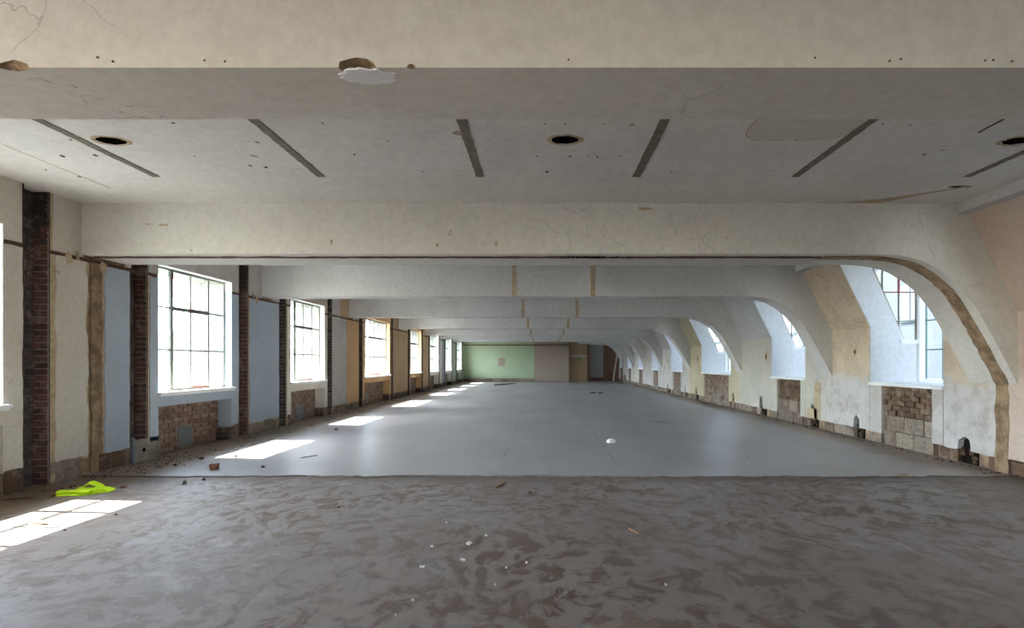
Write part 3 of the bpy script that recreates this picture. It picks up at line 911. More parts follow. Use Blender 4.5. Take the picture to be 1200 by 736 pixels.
# brick niche below window 1 (single bricks) and the others (joined)
def niche(a, b, single, mat):
    xb = XL - 0.27
    lin = MB().box(xb - 0.004, xb + 0.006, a + 0.012, b - 0.012, 0, 0.76).build('niche_back', MAT['mortar'], wall_l)
    vy0, vy1, vz0, vz1 = a + 0.80, a + 1.14, 0.04, 0.36
    joined = MB()
    for k in range(10):
        z = 0.0375 + COURSE * k
        y = a + 0.016 - (0.115 if k % 2 else 0.0)
        while y < b - 0.03:
            ya, yc = max(y, a + 0.014), min(y + 0.215, b - 0.014)
            y += 0.228
            if yc - ya < 0.04:
                continue
            mid = (ya + yc) / 2
            if vy0 - 0.06 < mid < vy1 + 0.06 and vz0 - .03 < z < vz1 + 0.02:
                continue
            dx = random.uniform(-0.003, 0.005)
            if single:
                put('brick', get_brick(mat, 0.028, yc - ya, 0.064), (xb + 0.012 + dx, mid, z), lin)
            else:
                joined.box(xb, xb + 0.022 + dx, ya, yc, z - .032, z + .032, jit=0.003)
    if joined.v:
        joined.build('brickwork', MAT['brick_lj'], lin, kind='stuff')
    fr = MB()
    pts = outline(vy0 - 0.05, vy1 + 0.05, 0.0, vz1 + 0.06, l=.01, r=.01, t=.015)
    fr.prism([(xb + 0.022, y, z) for y, z in pts], [(xb, y, z) for y, z in pts])
    vt = fr.build('vent_surround', MAT['cement'], lin)
    v = MB().box(xb + 0.02, xb + 0.034, vy0, vy1, vz0, vz1)
    v.build('vent_plate', MAT['vent'], vt, label='dull grey vent plate')
    # broken lower bricks on the far cheek
    j = MB()
    for k in range(3):
        j.box(xb + 0.02, XL - 0.03, b - 0.05 - random.uniform(0, .03), b, 0.01 + COURSE * k, COURSE * k + 0.07, jit=0.006)
    j.build('broken_cheek', MAT['brick_j'], lin, kind='stuff')
for i, (a, b, nc) in enumerate(WL):
    niche(a, b, i == 1, 'brick_l')

# base course of blocks under the plaster
def base_blocks_left():
    joined = MB()
    gaps = [(a, b) for a, b in CH] + [(a, b) for a, b, _ in WL]
    y = 5.72
    while y < 38.9:
        L = random.uniform(0.20, 0.46)
        y2 = y + L
        hit = [g for g in gaps if g[0] < y2 and g[1] > y]
        if hit:
            g = min(hit, key=lambda q: q[0])
            if g[0] - y > 0.08:
                y2 = g[0]
            else:
                y = max(h[1] for h in hit); continue
        h = random.uniform(0.20, 0.255)
        m_ = random.choice(('block', 'block', 'block_b'))
        if 6.78 < (y + y2) / 2 < 7.02 or 7.5 < (y + y2) / 2 < 8.05:
            y = y2; continue
        if y < 14:
            me = MB().box(XL - 0.034, XL - 0.004 - random.uniform(0, .016), y + 0.008, y2 - 0.008, 0.004, h, jit=0.008).mesh('block', [MAT[m_]])
            o = bpy.data.objects.new('block', me); link(o, wall_l)
        else:
            joined.box(XL - 0.034, XL - 0.004 - random.uniform(0, .016), y + 0.010, y2 - 0.010, 0.004, h, jit=0.008)
        y = y2
    joined.build('blockwork', MAT['block_j'], wall_l, kind='stuff')
base_blocks_left()

# ------------------------------------------------------------------ left windows
def steel_window(idx, y0, y1, nc, label):
    root = empty('window_%d' % idx, ((XL - 0.15), (y0 + y1) / 2, ZS))
    tag(root, label, 'window', 'steel windows of the left wall', 'structure')
    inv = Vector(root.location)
    def P(mb, name, mats, parent=root, **kw):
        mb.v = [(v[0] - inv.x, v[1] - inv.y, v[2] - inv.z) for v in mb.v]
        return mb.build(name, mats, parent, **kw)
    xg = XL - 0.15
    zs, zh = ZS, ZH - 0.012
    fr = MB(); t = 0.028
    fr.box(xg - .02, xg + .02, y0 + .012, y0 + .012 + t, zs, zh); fr.box(xg - .02, xg + .02, y1 - .012 - t, y1 - .012, zs, zh)
    fr.box(xg - .02, xg + .02, y0 + .012, y1 - .012, zs, zs + t); fr.box(xg - .02, xg + .02, y0 + .012, y1 - .012, zh - t, zh)
    frame = P(fr, 'frame', MAT['steel'])
    ys = [y0 + .02 + (y1 - y0 - .04) * k / nc for k in range(nc + 1)]
    zs_ = [zs, 1.62, 2.28, zh]
    bars = MB(); b = 0.014
    c0, c1 = (1, nc - 1)
    for k in range(1, nc):
        w = 0.026 if k in (c0, c1) else b
        bars.box(xg - .018, xg + .018, ys[k] - w, ys[k] + w, zs, zh, mi=0)
    bars.box(xg - .015, xg + .015, y0 + .02, y1 - .02, zs_[1] - b, zs_[1] + b)
    bars.box(xg - .015, xg + .015, y0 + .02, y1 - .02, zs_[2] - b, zs_[2] + b)
    P(bars, 'glazing_bars', MAT['steel'])
    cas = MB(); w = 0.03
    for (za, zb) in ((zs + .02, zs_[2]), (zs_[2], zh - .01)):
        cas.box(xg - .025, xg + .028, ys[c0], ys[c1], zb - w, zb - .004); cas.box(xg - .025, xg + .028, ys[c0], ys[c1], za + .004, za + w)
        for q in (c0, c1):
            s_ = 1 if q == c0 else -1
            cas.box(xg - .025, xg + .028, ys[q] + s_ * .002, ys[q] + s_ * w, za + w, zb - w)
    P(cas, 'casement', MAT['steel'])
    red = MB()
    red.box(xg - .02, xg + .031, ys[c0] + .002, ys[c0] + .02, 2.45, zh - .06); red.box(xg - .02, xg + .031, ys[c1] - .02, ys[c1] - .002, 2.32, 2.7)
    red.box(xg - .02, xg + .031, ys[2] + .02, ys[c1] - .06, zs + .026, zs + .05)
    red.box(xg - .02, xg + .031, ys[2] - .05, ys[2] + .05, 2.27, 2.31)
    P(red, 'red_primer_patch', MAT['redsteel'], frame, label='red primer showing on the frame')
    for k in range(nc):
        for j in range(3):
            P(MB().box(xg - .003, xg + .003, ys[k] + .008, ys[k + 1] - .008, zs_[j] + .008, zs_[j + 1] - .008), 'pane', MAT['glass'])
    sl = MB().box(xg - .02, XL + 0.07, y0 - .03, y1 + .03, zs - .035, zs)
    sl.box(xg + .0, XL + 0.05, y0 - .015, y1 + .015, zs - .06, zs - .035)
    P(sl, 'sill', MAT['ledge'])
    # outer brick jambs of white glazed brick
    ext = MB()
    for (u, s_) in ((y1, -1), (y0, 1)):
        for k in range(28):
            z = ZS - 0.05 + 0.075 * k
            if z > ZH: break
            off = 0.0 if k % 2 else 0.11
            x = -6.50 - off
            while x < -5.90:
                xa, xc = max(x, -6.50), min(x + 0.215, -5.90)
                x += 0.225
                if xc - xa > 0.03:
                    ext.box(xa, xc, u, u + s_ * 0.012, z, z + 0.066)
    P(ext, 'glazed_brickwork', MAT['glazed'], kind='stuff')
    j = MB()
    for (u, s_) in ((y1, -1), (y0, 1)):
        j.box(-6.5, -5.9, u, u + s_ * 0.006, ZS - .05, ZH)
    P(j, 'brick_joint', MAT['gmortar'])
    P(MB().box(-6.5, -5.9, y0, y1, ZH - .004, ZH + .01), 'outer_lintel', MAT['glazed'])
    P(MB().box(-6.56, -5.9, y0, y1, ZS - .06, ZS - .02), 'outer_sill', MAT['glazed'])
    return root
WLAB = ['steel window at the left edge of the picture, before the first brick chase',
        'nearest full steel window, in the pale blue painted bay on the left',
        'second full steel window on the left, in the cream painted bay',
        'wide steel window in the ochre bay, third full one on the left',
        'steel window beyond the tan panel on the left, ochre surround below it',
        'steel window with white surround, fifth full one along the left wall',
        'second last steel window of the left wall, white surround, beside a blue strip',
        'last steel window of the left wall, next to the green end wall']
for i, (a, b, nc) in enumerate(WL):
    steel_window(i + 1, a, b, nc, WLAB[i])

# ------------------------------------------------------------------ right wall, slope and dormers
DM = [(-4.7, -2.9), (-0.5, 1.25), (3.85, 5.60), (7.92, 9.67), (12.07, 13.84), (16.80, 19.90), (22.70, 24.65), (27.20, 28.95), (31.45, 33.15), (35.55, 37.25), (39.7, 41.0)]
ZBEND, XSL, ZSL = 2.06, 5.30, 3.28
ZSILL = 1.07
YE = 41.6
core = MB()
def xs(z):  # slope line inside
    return XR - (z - ZBEND) * (XR - XSL) / (ZSL - ZBEND)
PRO = [(XR + .10, 0), (XR + .10, ZBEND - .002), (XR + .02, ZBEND - .002), (XSL + .02, ZSL), (XSL + .02, ZC + .12), (5.80, ZC + .12), (6.53, 1.84), (6.53, 0)]
cur = Y_FRONT - .3
for a, b in DM:
    core.prism([(x, cur, z) for x, z in PRO], [(x, a - 0.02, z) for x, z in PRO])
    core.box(XR + .10, 6.53, a - .03, b + .03, 0, ZSILL - .05)
    core.prism([(x, a, z) for x, z in ((XSL + .0, ZSL), (XSL, ZC + .12), (5.80, ZC + .12), (5.86, ZSL))], [(x, b, z) for x, z in ((XSL + .0, ZSL), (XSL, ZC + .12), (5.80, ZC + .12), (5.86, ZSL))])
    cur = b + 0.02
core.prism([(x, cur, z) for x, z in PRO], [(x, YE + .2, z) for x, z in PRO])
wall_r = core.build('wall_right', [MAT['render']], kind='structure', cat='wall',
                    label='right wall of patched grey and cream plaster leaning inward below the dormers')
def slope(y0, y1, mat, rag=0.0):
    mb = MB()
    z0, z1 = ZBEND - .005, ZSL + .005
    mb.prism([(XR, y0, z0), (XR, y1, z0), (xs(z1), y1, z1), (xs(z1), y0, z1)], [(XR + .03, y0, z0), (XR + .03, y1, z0), (xs(z1) + .03, y1, z1), (xs(z1) + .03, y0, z1)])
    return mb.build('sloped_panel', MAT[mat], wall_r)
def vert(y0, y1, mat, z0=0.20, z1=ZBEND - .004, **kw):
    mb = MB(); panel_right(mb, y0, y1, z0, z1, **{**dict(b=0.02), **kw})
    return mb.build('plaster_panel', MAT[mat], wall_r)
BOXB = [(Y_FRONT, Y_FRONT)] + BEAMS + [(39.2, 39.5), (YE, YE)]
cols_far = {3: 'stripped', 4: 'palecream', 5: 'yellowc', 6: 'greyw', 7: 'greyw', 8: 'palecream', 9: 'greyw', 10: 'greyw'}
cols_near = {3: 'stripped', 4: 'palecream', 5: 'yellowc', 6: 'greyw', 7: 'greyw', 8: 'greyw', 9: 'greyw', 10: 'pinkwall'}
slope_far = {3: 'stripped', 4: 'rib', 5: 'yellowc', 6: 'greyw', 7: 'greyw', 8: 'rib', 9: 'rib', 10: 'rib'}
NOTCH = {('n', 3): [(7.52, .24, .38)], ('f', 3): [(10.1, .2, .42)], ('n', 4): [(11.75, .16, .52)], ('f', 4): [(14.5, .22, .52)], ('n', 5): [(16.62, .2, .5)],
         ('f', 5): [(20.6, .3, .5)], ('n', 6): [(22.2, .2, .5)], ('f', 6): [(25.3, .25, .45)]}
for k, (a, b) in enumerate(DM):
    prev = max(q[1] for q in BOXB if q[1] <= a + .01)
    nxt = min(q[0] for q in BOXB if q[0] >= b - .01)
    pv_ = max(BOXB, key=lambda q: q[1] if q[1] <= a + .01 else -99); nx_ = min(BOXB, key=lambda q: q[0] if q[0] >= b - .01 else 999)
    pm, nm = sum(pv_) / 2 + .005, sum(nx_) / 2 - .005
    if abs(pv_[0] - 6.67) < .01: pm = 6.99
    if abs(nx_[0] - 6.67) < .01: nm = 6.81
    cn, cf_ = cols_near.get(k, 'pinkcream'), cols_far.get(k, 'pinkcream')
    gap0, gap1 = a + 0.22, b - 0.32       # stripped strip below the sill
    if k >= 3:
        vert(pm, a - .015, cn, z0=0.2, r=0, notches=NOTCH.get(('n', k), ()))
        vert(b + .015, nm, cf_, z0=0.2, notches=NOTCH.get(('f', k), ()))
        mb = MB(); panel_right(mb, a, gap0, 0.2, ZSILL - .05, r=0.006, b=0.012); mb.build('plaster_panel', MAT['greyw'] if k == 3 else MAT[cn], wall_r)
        mb = MB(); panel_right(mb, gap1, b, 0.19, ZSILL - .05, b=0.012); mb.build('plaster_panel', MAT['greyw'] if k == 3 else MAT[cf_], wall_r)
    else:
        vert(pm, a - .015, cn); vert(b + .015, nm, cf_)
        mb = MB(); panel_right(mb, a, b, 0.2, ZSILL - .05); mb.build('plaster_panel', MAT['greyw'], wall_r)
    slope(prev, a - .015, slope_far.get(k, 'pinkcream')); slope(b + .015, nxt, slope_far.get(k, 'pinkcream'))
    if k >= 3:
        # blocks and rough brick in the stripped strip
        strip = MB().box(XR + .095, XR + .105, gap0, gap1, 0, ZSILL - .06).build('strip_backing', MAT['mortar'], wall_r)
        joined = MB()
        z = 0.006
        row = 0
        while z < ZSILL - .10:
            big = z < 0.5
            h = 0.26 if big else 0.088
            L = 0.44 if big else 0.215
            y = gap0 - (L / 2 if row % 2 else 0)
            while y < gap1:
                ya, yc = max(y, gap0 + .004), min(y + L, gap1 - .004)
                y += L + .008
                if yc - ya < .03: continue
                dx = random.uniform(0.0, 0.022) if not big else random.uniform(.0, .015)
                top = min(z + h - .008, ZSILL - .06)
                m_ = 'block_b' if not big else random.choice(('block', 'block', 'block_b'))
                if k <= 4 :
                    me = MB().box(XR + .03 + dx, XR + .10, ya + .004, yc - .004, z, top, jit=0.006).mesh('block', [MAT[m_]])
                    link(bpy.data.objects.new('block' if big else 'brick', me), strip)
                else:
                    joined.box(XR + .03 + dx, XR + .10, ya + .004, yc - .004, z, top, jit=0.006, mi=0 if big else 1)
            z += h
            row += 1
        if joined.v:
            joined.build('blockwork', [MAT['block_j'], MAT['brick_lj']], strip, kind='stuff')
# base blocks of the right wall, gaps at the sockets
sock = [n_ for v in NOTCH.values() for n_ in v]
joined = MB()
y = 6.0
while y < 41:
    L = random.uniform(.3, .5)
    y2 = y + L
    skip = any(a + .22 < y2 and b - .32 > y for a, b in DM) or any(abs((y + y2) / 2 - s_[0]) < (L + s_[1]) / 2 for s_ in sock)
    if skip:
        y += 0.06; continue
    if y < 15:
        me = MB().box(XR + .02 + random.uniform(0, .03), XR + .10, y + .008, y2 - .008, 0.004, 0.185 + random.uniform(-.02, .02), jit=.01).mesh('block', [MAT[random.choice(('block', 'block_b'))]])
        link(bpy.data.objects.new('block', me), wall_r)
    else:
        joined.box(XR + .02 + random.uniform(0, .03), XR + .10, y + .008, y2 - .008, 0.004, 0.185, jit=.01)
    y = y2
joined.build('blockwork', MAT['block_j'], wall_r, kind='stuff')
# rubble-lined dark sockets at the wall foot
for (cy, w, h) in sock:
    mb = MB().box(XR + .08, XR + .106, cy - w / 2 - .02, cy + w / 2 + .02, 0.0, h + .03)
    s_ = mb.build('socket_back', MAT['black'], wall_r)  # back painted black for the dark depth of the socket
    mb = MB()
    for q in range(7):
        mb.rock((XR + .07, cy + random.uniform(-w / 2, w / 2), random.uniform(.02, h * .55)), .03, .05, .045)
    mb.build('socket_rubble', MAT['chunk'], s_, kind='stuff')
# torn pipe fixings at chest height
for (fy, fz, r_) in ((7.47, 1.57, .07), (10.14, 1.62, .06), (11.62, 1.53, .07), (14.16, 1.58, .11), (16.55, 1.5, .08), (20.4, 1.55, .1), (25.2, 1.5, .1), (22.0, 1.5, .1)):
    fx = MB(); pts = []
    n = 16
    vs = []; fs = []
    for i in range(n):
        a = 2 * math.pi * i / n
        w = 1 + .3 * vnoise(i * .8, int(fy * 10))
        for rr, dx in ((.5, -.004), (.72, -.014), (1.1, -.001)):
            vs.append((XR + dx, fy + math.cos(a) * r_ * rr * w * .75, fz + math.sin(a) * r_ * rr * w * 1.3))
    for i in range(n):
        j = (i + 1) % n
        for q in (0, 1):
            fs.append((i * 3 + q, j * 3 + q, j * 3 + q + 1, i * 3 + q + 1))
    fx.add(vs, fs)
    rim = fx.build('torn_fixing', MAT['scar'], wall_r)
    mb = MB(); n2 = 12
    ring = [(XR - .005, fy + math.cos(2 * math.pi * i / n2) * r_ * .42, fz + math.sin(2 * math.pi * i / n2) * r_ * .72) for i in range(n2)]
    mb.prism(ring, [(XR + .01, p[1], p[2]) for p in ring])
    mb.build('fixing_hole', MAT['black'], rim)  # black disc standing in for the shaded hollow
# tan bared patches on the rib foot of the third beam
for (ya, yb, za, zb) in ((11.40, 11.66, 0.22, 0.98), (11.55, 11.95, 0.2, 0.42)):
    mb = MB(); o_ = outline(ya, yb, za, zb, l=.07, r=.07, t=.10, b=.05, step=.03)
    mb.prism([(XR - .006, y, z) for y, z in o_], [(XR + .002, y, z) for y, z in o_])
    mb.build('bared_patch', MAT['scar'], wall_r)

def dormer(idx, y0, y1, label):
    root = empty('window_%d' % idx, (XR, (y0 + y1) / 2, ZSILL))
    tag(root, label, 'window', 'dormer windows of the right wall', 'structure')
    inv = Vector(root.location)
    def P(mb, name, mats, parent=root, **kw):
        mb.v = [(v[0] - inv.x, v[1] - inv.y, v[2] - inv.z) for v in mb.v]
        return mb.build(name, mats, parent, **kw)
    xg = 6.87
    ck = [(XR + .006, ZSILL - .05), (xg + .05, ZSILL - .05), (xg + .05, 1.80), (6.53, 1.80), (5.85, ZSL + .02), (XSL + .008, ZSL + .02), (XSL + .008, ZSL), (XR + .006, ZBEND)]
    for (u, w) in ((y1, y1 + .09), (y0 - .09, y0)):
        P(MB().prism([(x, u, z) for x, z in ck], [(x, w, z) for x, z in ck]), 'cheek', MAT['clean'])
    # roof of the dormer
    P(MB().box(XSL + .35, xg + .2, y0 - .12, y1 + .12, ZSL + .02, ZSL + .16), 'dormer_roof', MAT['clean'])
    # sill board
    P(MB().box(XR - .03, xg + .03, y0 - .01, y1 + .01, ZSILL - .05, ZSILL), 'sill', MAT['ledge'])
    zr = [1.13, 1.65, 2.17, 2.69, ZSL]
    # corner posts and front window
    fr = MB()
    for u in (y0 + .02, y1 - .02):
        fr.box(xg - .12, xg + .03, u - .03, u + .03, ZSILL, ZSL + .03)
    fr.box(xg - .03, xg + .03, y0, y1, ZSILL, zr[0]); fr.box(xg - .03, xg + .03, y0, y1, ZSL - .04, ZSL + .02)
    for u in (y1 + .03, y0 - .03):     # side-light ledges
        fr.box(6.44, xg + .03, u - .06, u + .06, 1.76, 1.83)
    frame = P(fr, 'frame', MAT['ledge'])
    nc = max(4, round((y1 - y0) / .45))
    ys = [y0 + .05 + (y1 - y0 - .1) * k / nc for k in range(nc + 1)]
    bars = MB()
    for k in range(0, nc + 1):
        bars.box(xg - .014, xg + .014, ys[k] - .013, ys[k] + .013, zr[0], ZSL)
    for z in zr[1:4]:
        bars.box(xg - .014, xg + .014, ys[0], ys[-1], z - .012, z + .012)
    P(bars, 'glazing_bars', MAT['teal'])
    for k in range(nc):
        for j in range(4):
            P(MB().box(xg - .003, xg + .003, ys[k] + .006, ys[k + 1] - .006, zr[j] + .006, zr[j + 1] - .006), 'pane', MAT['dusty'])
    # glazed sides
    for u, inner in ((y1 + .045, -1), (y0 - .045, 1)):
        sb = MB()
        xv = [5.84, 6.14, 6.44, 6.76]
        zz = [1.83, 2.17, 2.69, 3.21]
        for x in xv[1:3]:
            zt = max(1.83, 1.80 + (6.53 - x) * (ZSL + .02 - 1.80) / (6.53 - 5.85))
            sb.box(x - .012, x + .012, u - .014, u + .014, zt, ZSL + .02)
        sb.box(xv[3] - .02, xv[3] + .02, u - .02, u + .02, 1.83, ZSL + .02)
        for z in zz[1:4]:
            xa = 6.53 - (z - 1.80) * (6.53 - 5.85) / (ZSL + .02 - 1.80)
            sb.box(xa, 6.76, u - .012, u + .012, z - .01, z + .01)
        sidelight = P(sb, 'side_bars', MAT['steel'])
        rb = MB().box(6.15, 6.74, u - .016, u + .016, 2.685, 2.70)
        rb.box(6.44 - .014, 6.44 + .014, u - .016, u + .016, 2.70, 3.1); rb.box(6.74, 6.765, u - .022, u + .022, 2.85, 3.0)
        P(rb, 'red_primer_patch', MAT['redsteel'], sidelight, label='red primer showing on the side bars')
        for i in range(3):
            for j in range(3):
                za, zb = zz[j], zz[j + 1]
                ll = lambda q: 6.53 - (q[1] - 1.80) * (6.53 - 5.85) / (ZSL + .02 - 1.80) - .02
                rc = [(xv[i] + .004, za + .004), (xv[i + 1] - .004, za + .004), (xv[i + 1] - .004, zb - .004), (xv[i] + .004, zb - .004)]
                cl = []
                for q in range(4):      # keep only what lies beyond the cheek's raking edge
                    A, B = rc[q], rc[(q + 1) % 4]
                    da, db = A[0] - ll(A), B[0] - ll(B)
                    if da >= 0: cl.append(A)
                    if da * db < 0:
                        t_ = da / (da - db)
                        cl.append((A[0] + (B[0] - A[0]) * t_, A[1] + (B[1] - A[1]) * t_))
                if len(cl) >= 3:
                    P(MB().prism([(x, u - .003, z) for x, z in cl], [(x, u + .003, z) for x, z in cl]), 'pane', MAT['dusty'])
    return root
DLAB = {2: 'dormer window outside the right edge of the picture, beyond the second beam rib',
        3: 'nearest dormer window on the right, deep white cheek and red-barred side glass',
        4: 'second dormer window from the right edge, white cheek with a patched outline',
        5: 'third dormer window along the right wall, in the yellowed cream bay',
        6: 'fourth dormer window along the right wall, only a tall white cheek showing',
        7: 'fifth dormer window along the right wall, a narrow white sliver',
        8: 'sixth dormer window along the right wall, small pale wedge',
        9: 'seventh dormer window along the right wall, next to last small pale wedge',
        10: 'last dormer window of the right wall beside the pink end bay'}
for k, (a, b) in enumerate(DM):
    if k >= 2:
        dormer(len(WL) + k - 1, a, b, DLAB[k])

# ------------------------------------------------------------------ end walls
bk = MB()
bk.box(XO, 1.95, Y_BACK + .03, Y_BACK + .25, 0, ZC + .1)
bk.box(XO, 1.95, Y_BACK + .03, Y_BACK + .05, ZB, ZC + .1)
bk.box(1.95, 6.6, YE, YE + .25, 0, ZC + .1)
bk.box(1.70, 1.95, Y_BACK + .25, YE, 0, ZC + .1)
wall_b = bk.build('wall_back', [MAT['render']], kind='structure', cat='wall', label='far end wall in sage green, taupe, grey and pink fields')
def back_panel(x0, x1, z0, z1, y, mat, th=.03, name='plaster_panel', **kw):
    lab = kw.pop('label', None)
    o = outline(x0, x1, z0, z1, **kw)
    return MB().prism([(x, y, z) for x, z in o], [(x, y + th, z) for x, z in o]).build(name, MAT[mat], wall_b, label=lab)
back_panel(XL, -0.58, 0.27, 2.67, Y_BACK, 'green', b=.02, label='sage green painted field')
back_panel(XL, -0.58, 2.73, ZC, Y_BACK, 'green')
back_panel(-0.56, 1.93, 0.10, 2.67, Y_BACK - .01, 'taupe', label='taupe painted field')
back_panel(-0.56, 1.93, 2.73, ZC, Y_BACK - .01, 'taupe')
back_panel(XL, 1.95, 2.66, 2.74, Y_BACK - .012, 'rust', name='rail_groove', b=.01, t=.01)
back_panel(-3.2, -2.7, 1.15, 1.75, Y_BACK - .004, 'taupe', name='bare_square', label='square taupe patch on the green field')
x = XL
joined = MB()
while x < -0.6:
    L = random.uniform(.42, .72)
    MB().box(x + .03, min(x + L - .03, -.58), Y_BACK - .01, Y_BACK + .03, .005, .25, jit=.01).build('block', MAT['block'], wall_b)
    x += L
for (x0, x1, z0, z1, mt, lab) in ((3.62, 4.72, .28, 3.1, 'white', 'white painted field'), (4.74, 5.95, .06, 3.2, 'pinkwall', 'salmon pink plaster field'), (3.58, 4.72, .03, .26, 'pinkwall', 'pink skirting strip')):
    back_panel(x0, x1, z0, z1, YE - .03, mt, label=lab)
# dim lobby behind the opening: side partition, back panel, door rail
lob = MB().box(3.36, 3.50, Y_BACK + .3, YE, 0, ZC + .1)
lob = lob.build('lobby_partition', MAT['rust'], wall_b, label='dark brown post at the lobby opening')
back_panel(1.97, 3.34, .02, 3.35, Y_BACK + .75, 'tanwall', label='tan wall inside the lobby opening')
back_panel(1.97, 3.34, 1.86, 1.98, Y_BACK + .73, 'white', name='lobby_rail')
sg = back_panel(2.62, 2.84, 1.55, 1.75, Y_BACK + .725, 'signgreen', name='green_sign', label='small dark green sign inside the lobby')
wf = MB().box(XO, 6.6, Y_FRONT - .3, Y_FRONT, 0, ZC + .1).build('wall_front', MAT['cream'], kind='structure', cat='wall', label='plain cream end wall behind the viewer')

# leaning boards at the far right corner
def leaning_board(p0, p1, zt, depth, th, mat, label, cat):
    """board between floor points p0-p1 leaning towards +x with its head at zt"""
    root = MB()
    (x0, y0), (x1, y1) = p0, p1
    dx = depth
    vs = []
    for (x, y, z) in ((x0, y0, .012), (x1, y1, .012), (x1 + dx, y1, zt), (x0 + dx, y0, zt)):
        vs.append((x, y, z))
    bk_ = [(v[0] + th, v[1], v[2] + .0) for v in vs]
    root.prism(vs, bk_)
    return root.build('board', MAT[mat], label=label, cat=cat)
leaning_board((5.05, 38.55), (5.05, 38.75), 2.15, .32, .05, 'board', 'pale narrow board leaning on the far right rib by the pink end bay', 'board')
o = MB().box(-.19, .19, -.015, .015, 0, .62).build('board', MAT['board'], label='low pale sheet leaning at the foot of the far right wall below a dormer', cat='board')
o.location = (5.62, 36.3, .03); o.rotation_euler = (-.22, 0, .9)

# ------------------------------------------------------------------ outside
MB().box(-90, 90, -60, 140, -14.4, -14.0).build('ground', MAT['street'], kind='structure', label='pale street paving far below the windows', cat='ground')
def facade(x, side, y0, y1, z0, z1, label, bay=3.4, mats=('outwall', 'outtrim', 'outglass')):
    """street front standing at x, facing the hall"""
    root = empty('office_building', (x, (y0 + y1) / 2, z0))
    tag(root, label, 'building')
    inv = Vector(root.location)
    def P(mb, name, mats, parent=root, **kw):
        mb.v = [(v[0] - inv.x, v[1] - inv.y, v[2] - inv.z) for v in mb.v]
        return mb.build(name, mats, parent, **kw)
    P(MB().box(x, x + side * 12, y0, y1, z0, z1), 'wall', MAT[mats[0]])
    y = y0 + 1.2
    while y + 2 < y1:
        z = z0 + 1.0
        while z + 2.4 < z1:
            w = P(MB().box(x - side * .12, x - side * .02, y, y + 1.9, z, z + 2.1), 'window', MAT[mats[1]])
            P(MB().box(x - side * .15, x - side * .13, y + .1, y + .9, z + .12, z + 1.98), 'pane', MAT[mats[2]], w)
            P(MB().box(x - side * .15, x - side * .13, y + 1.0, y + 1.8, z + .12, z + 1.98), 'pane', MAT[mats[2]], w)
            z += 3.3
        y += bay
    P(MB().box(x - side * .5, x + side * .2, y0, y1, z1 - .4, z1), 'cornice', MAT[mats[0]])
facade(19.0, 1, -12, 60, -14, 19.0, 'pale office front with blue-grey windows seen through the nearest dormer')
facade(-30.0, -1, -4, 60, -14, 4.0, 'hazy pale building across the light well beyond the left windows', mats=('outpale', 'outpale', 'outpale2'))

# ------------------------------------------------------------------ things on the floor
def at(px, py, z=0.0):
    Y = (EYE - z) * F_PX / (py - VPY)
    return ((px - VPX) * Y / F_PX, Y)
# hi-vis vest, crumpled
def vest():
    cx, cy = at(104, 577)
    def sheet(nx, ny, fx, fz, both=True):
        vs, fs = [], []
        for j in range(ny + 1):
            for i in range(nx + 1):
                u, v = i / nx * 2 - 1, j / ny * 2 - 1
                x, y = fx(u, v)
                vs.append((x, y, fz(u, v, x, y)))
        for j in range(ny):
            for i in range(nx):
                a = j * (nx + 1) + i
                fs.append((a, a + 1, a + nx + 2, a + nx + 1))
        mb = MB().add(vs, fs)
        o = len(vs)
        mb.add([(v[0], v[1], max(0.001, v[2] - 0.010)) for v in vs], [tuple(reversed(f)) for f in fs])
        ring = list(range(nx + 1)) + [j * (nx + 1) + nx for j in range(1, ny + 1)] + [ny * (nx + 1) + i for i in range(nx - 1, -1, -1)] + [j * (nx + 1) for j in range(ny - 1, 0, -1)]
        for k in range(len(ring)):
            a, b = ring[k], ring[(k + 1) % len(ring)]
            mb.f.append([a, o + a, o + b, b]); mb.m.append(0)
        return mb
    def fold(x, y, k):
        return abs(mnoise.noise(Vector((x * 9 + k, y * 16, k)))) * 0.06 + abs(mnoise.noise(Vector((x * 24, y * 30 + k, k)))) * 0.02
    # body lying flat, narrow tail to the right
    def fx(u, v):
        w = 1.0 if u < 0.2 else 1.0 - 0.62 * (u - 0.2) / 0.8
        return (0.215 * u + 0.02 * vnoise(v * 3, 72), 0.17 * v * w + 0.05 * max(0, u) + 0.012 * vnoise(u * 5 + v, 73))
    body = sheet(40, 20, fx, lambda u, v, x, y: 0.010 + (1 - max(abs(u), abs(v)) ** 4) * (0.012 + fold(x, y, 3)))
    ob = body.build('safety_vest', MAT['vest'])
    ob.location = (cx, cy, 0.0); ob.rotation_euler = (0, 0, 0.06)
    tag(ob, 'crumpled fluorescent yellow safety vest lying by the left wall', 'vest')
    # front hem rolled over, shoulder strap standing up in a loop
    hem = sheet(26, 6, lambda u, v: (-0.05 + 0.165 * u, -0.12 + 0.04 * v + .01 * vnoise(u * 4, 8)), lambda u, v, x, y: 0.030 + 0.022 * (1 - v * v) + fold(x, y, 7) * .5)
    hem.build('hem', MAT['vest'], ob)
    st = sheet(26, 5, lambda u, v: (-0.0 + 0.12 * u, 0.085 + 0.05 * v - 0.06 * u), lambda u, v, x, y: 0.04 + 0.055 * (1 - abs(u + .15) ** 1.6) * (1 - .2 * v * v) + fold(x, y, 5) * .4)
    st.build('strap', MAT['vest'], ob)
vest()

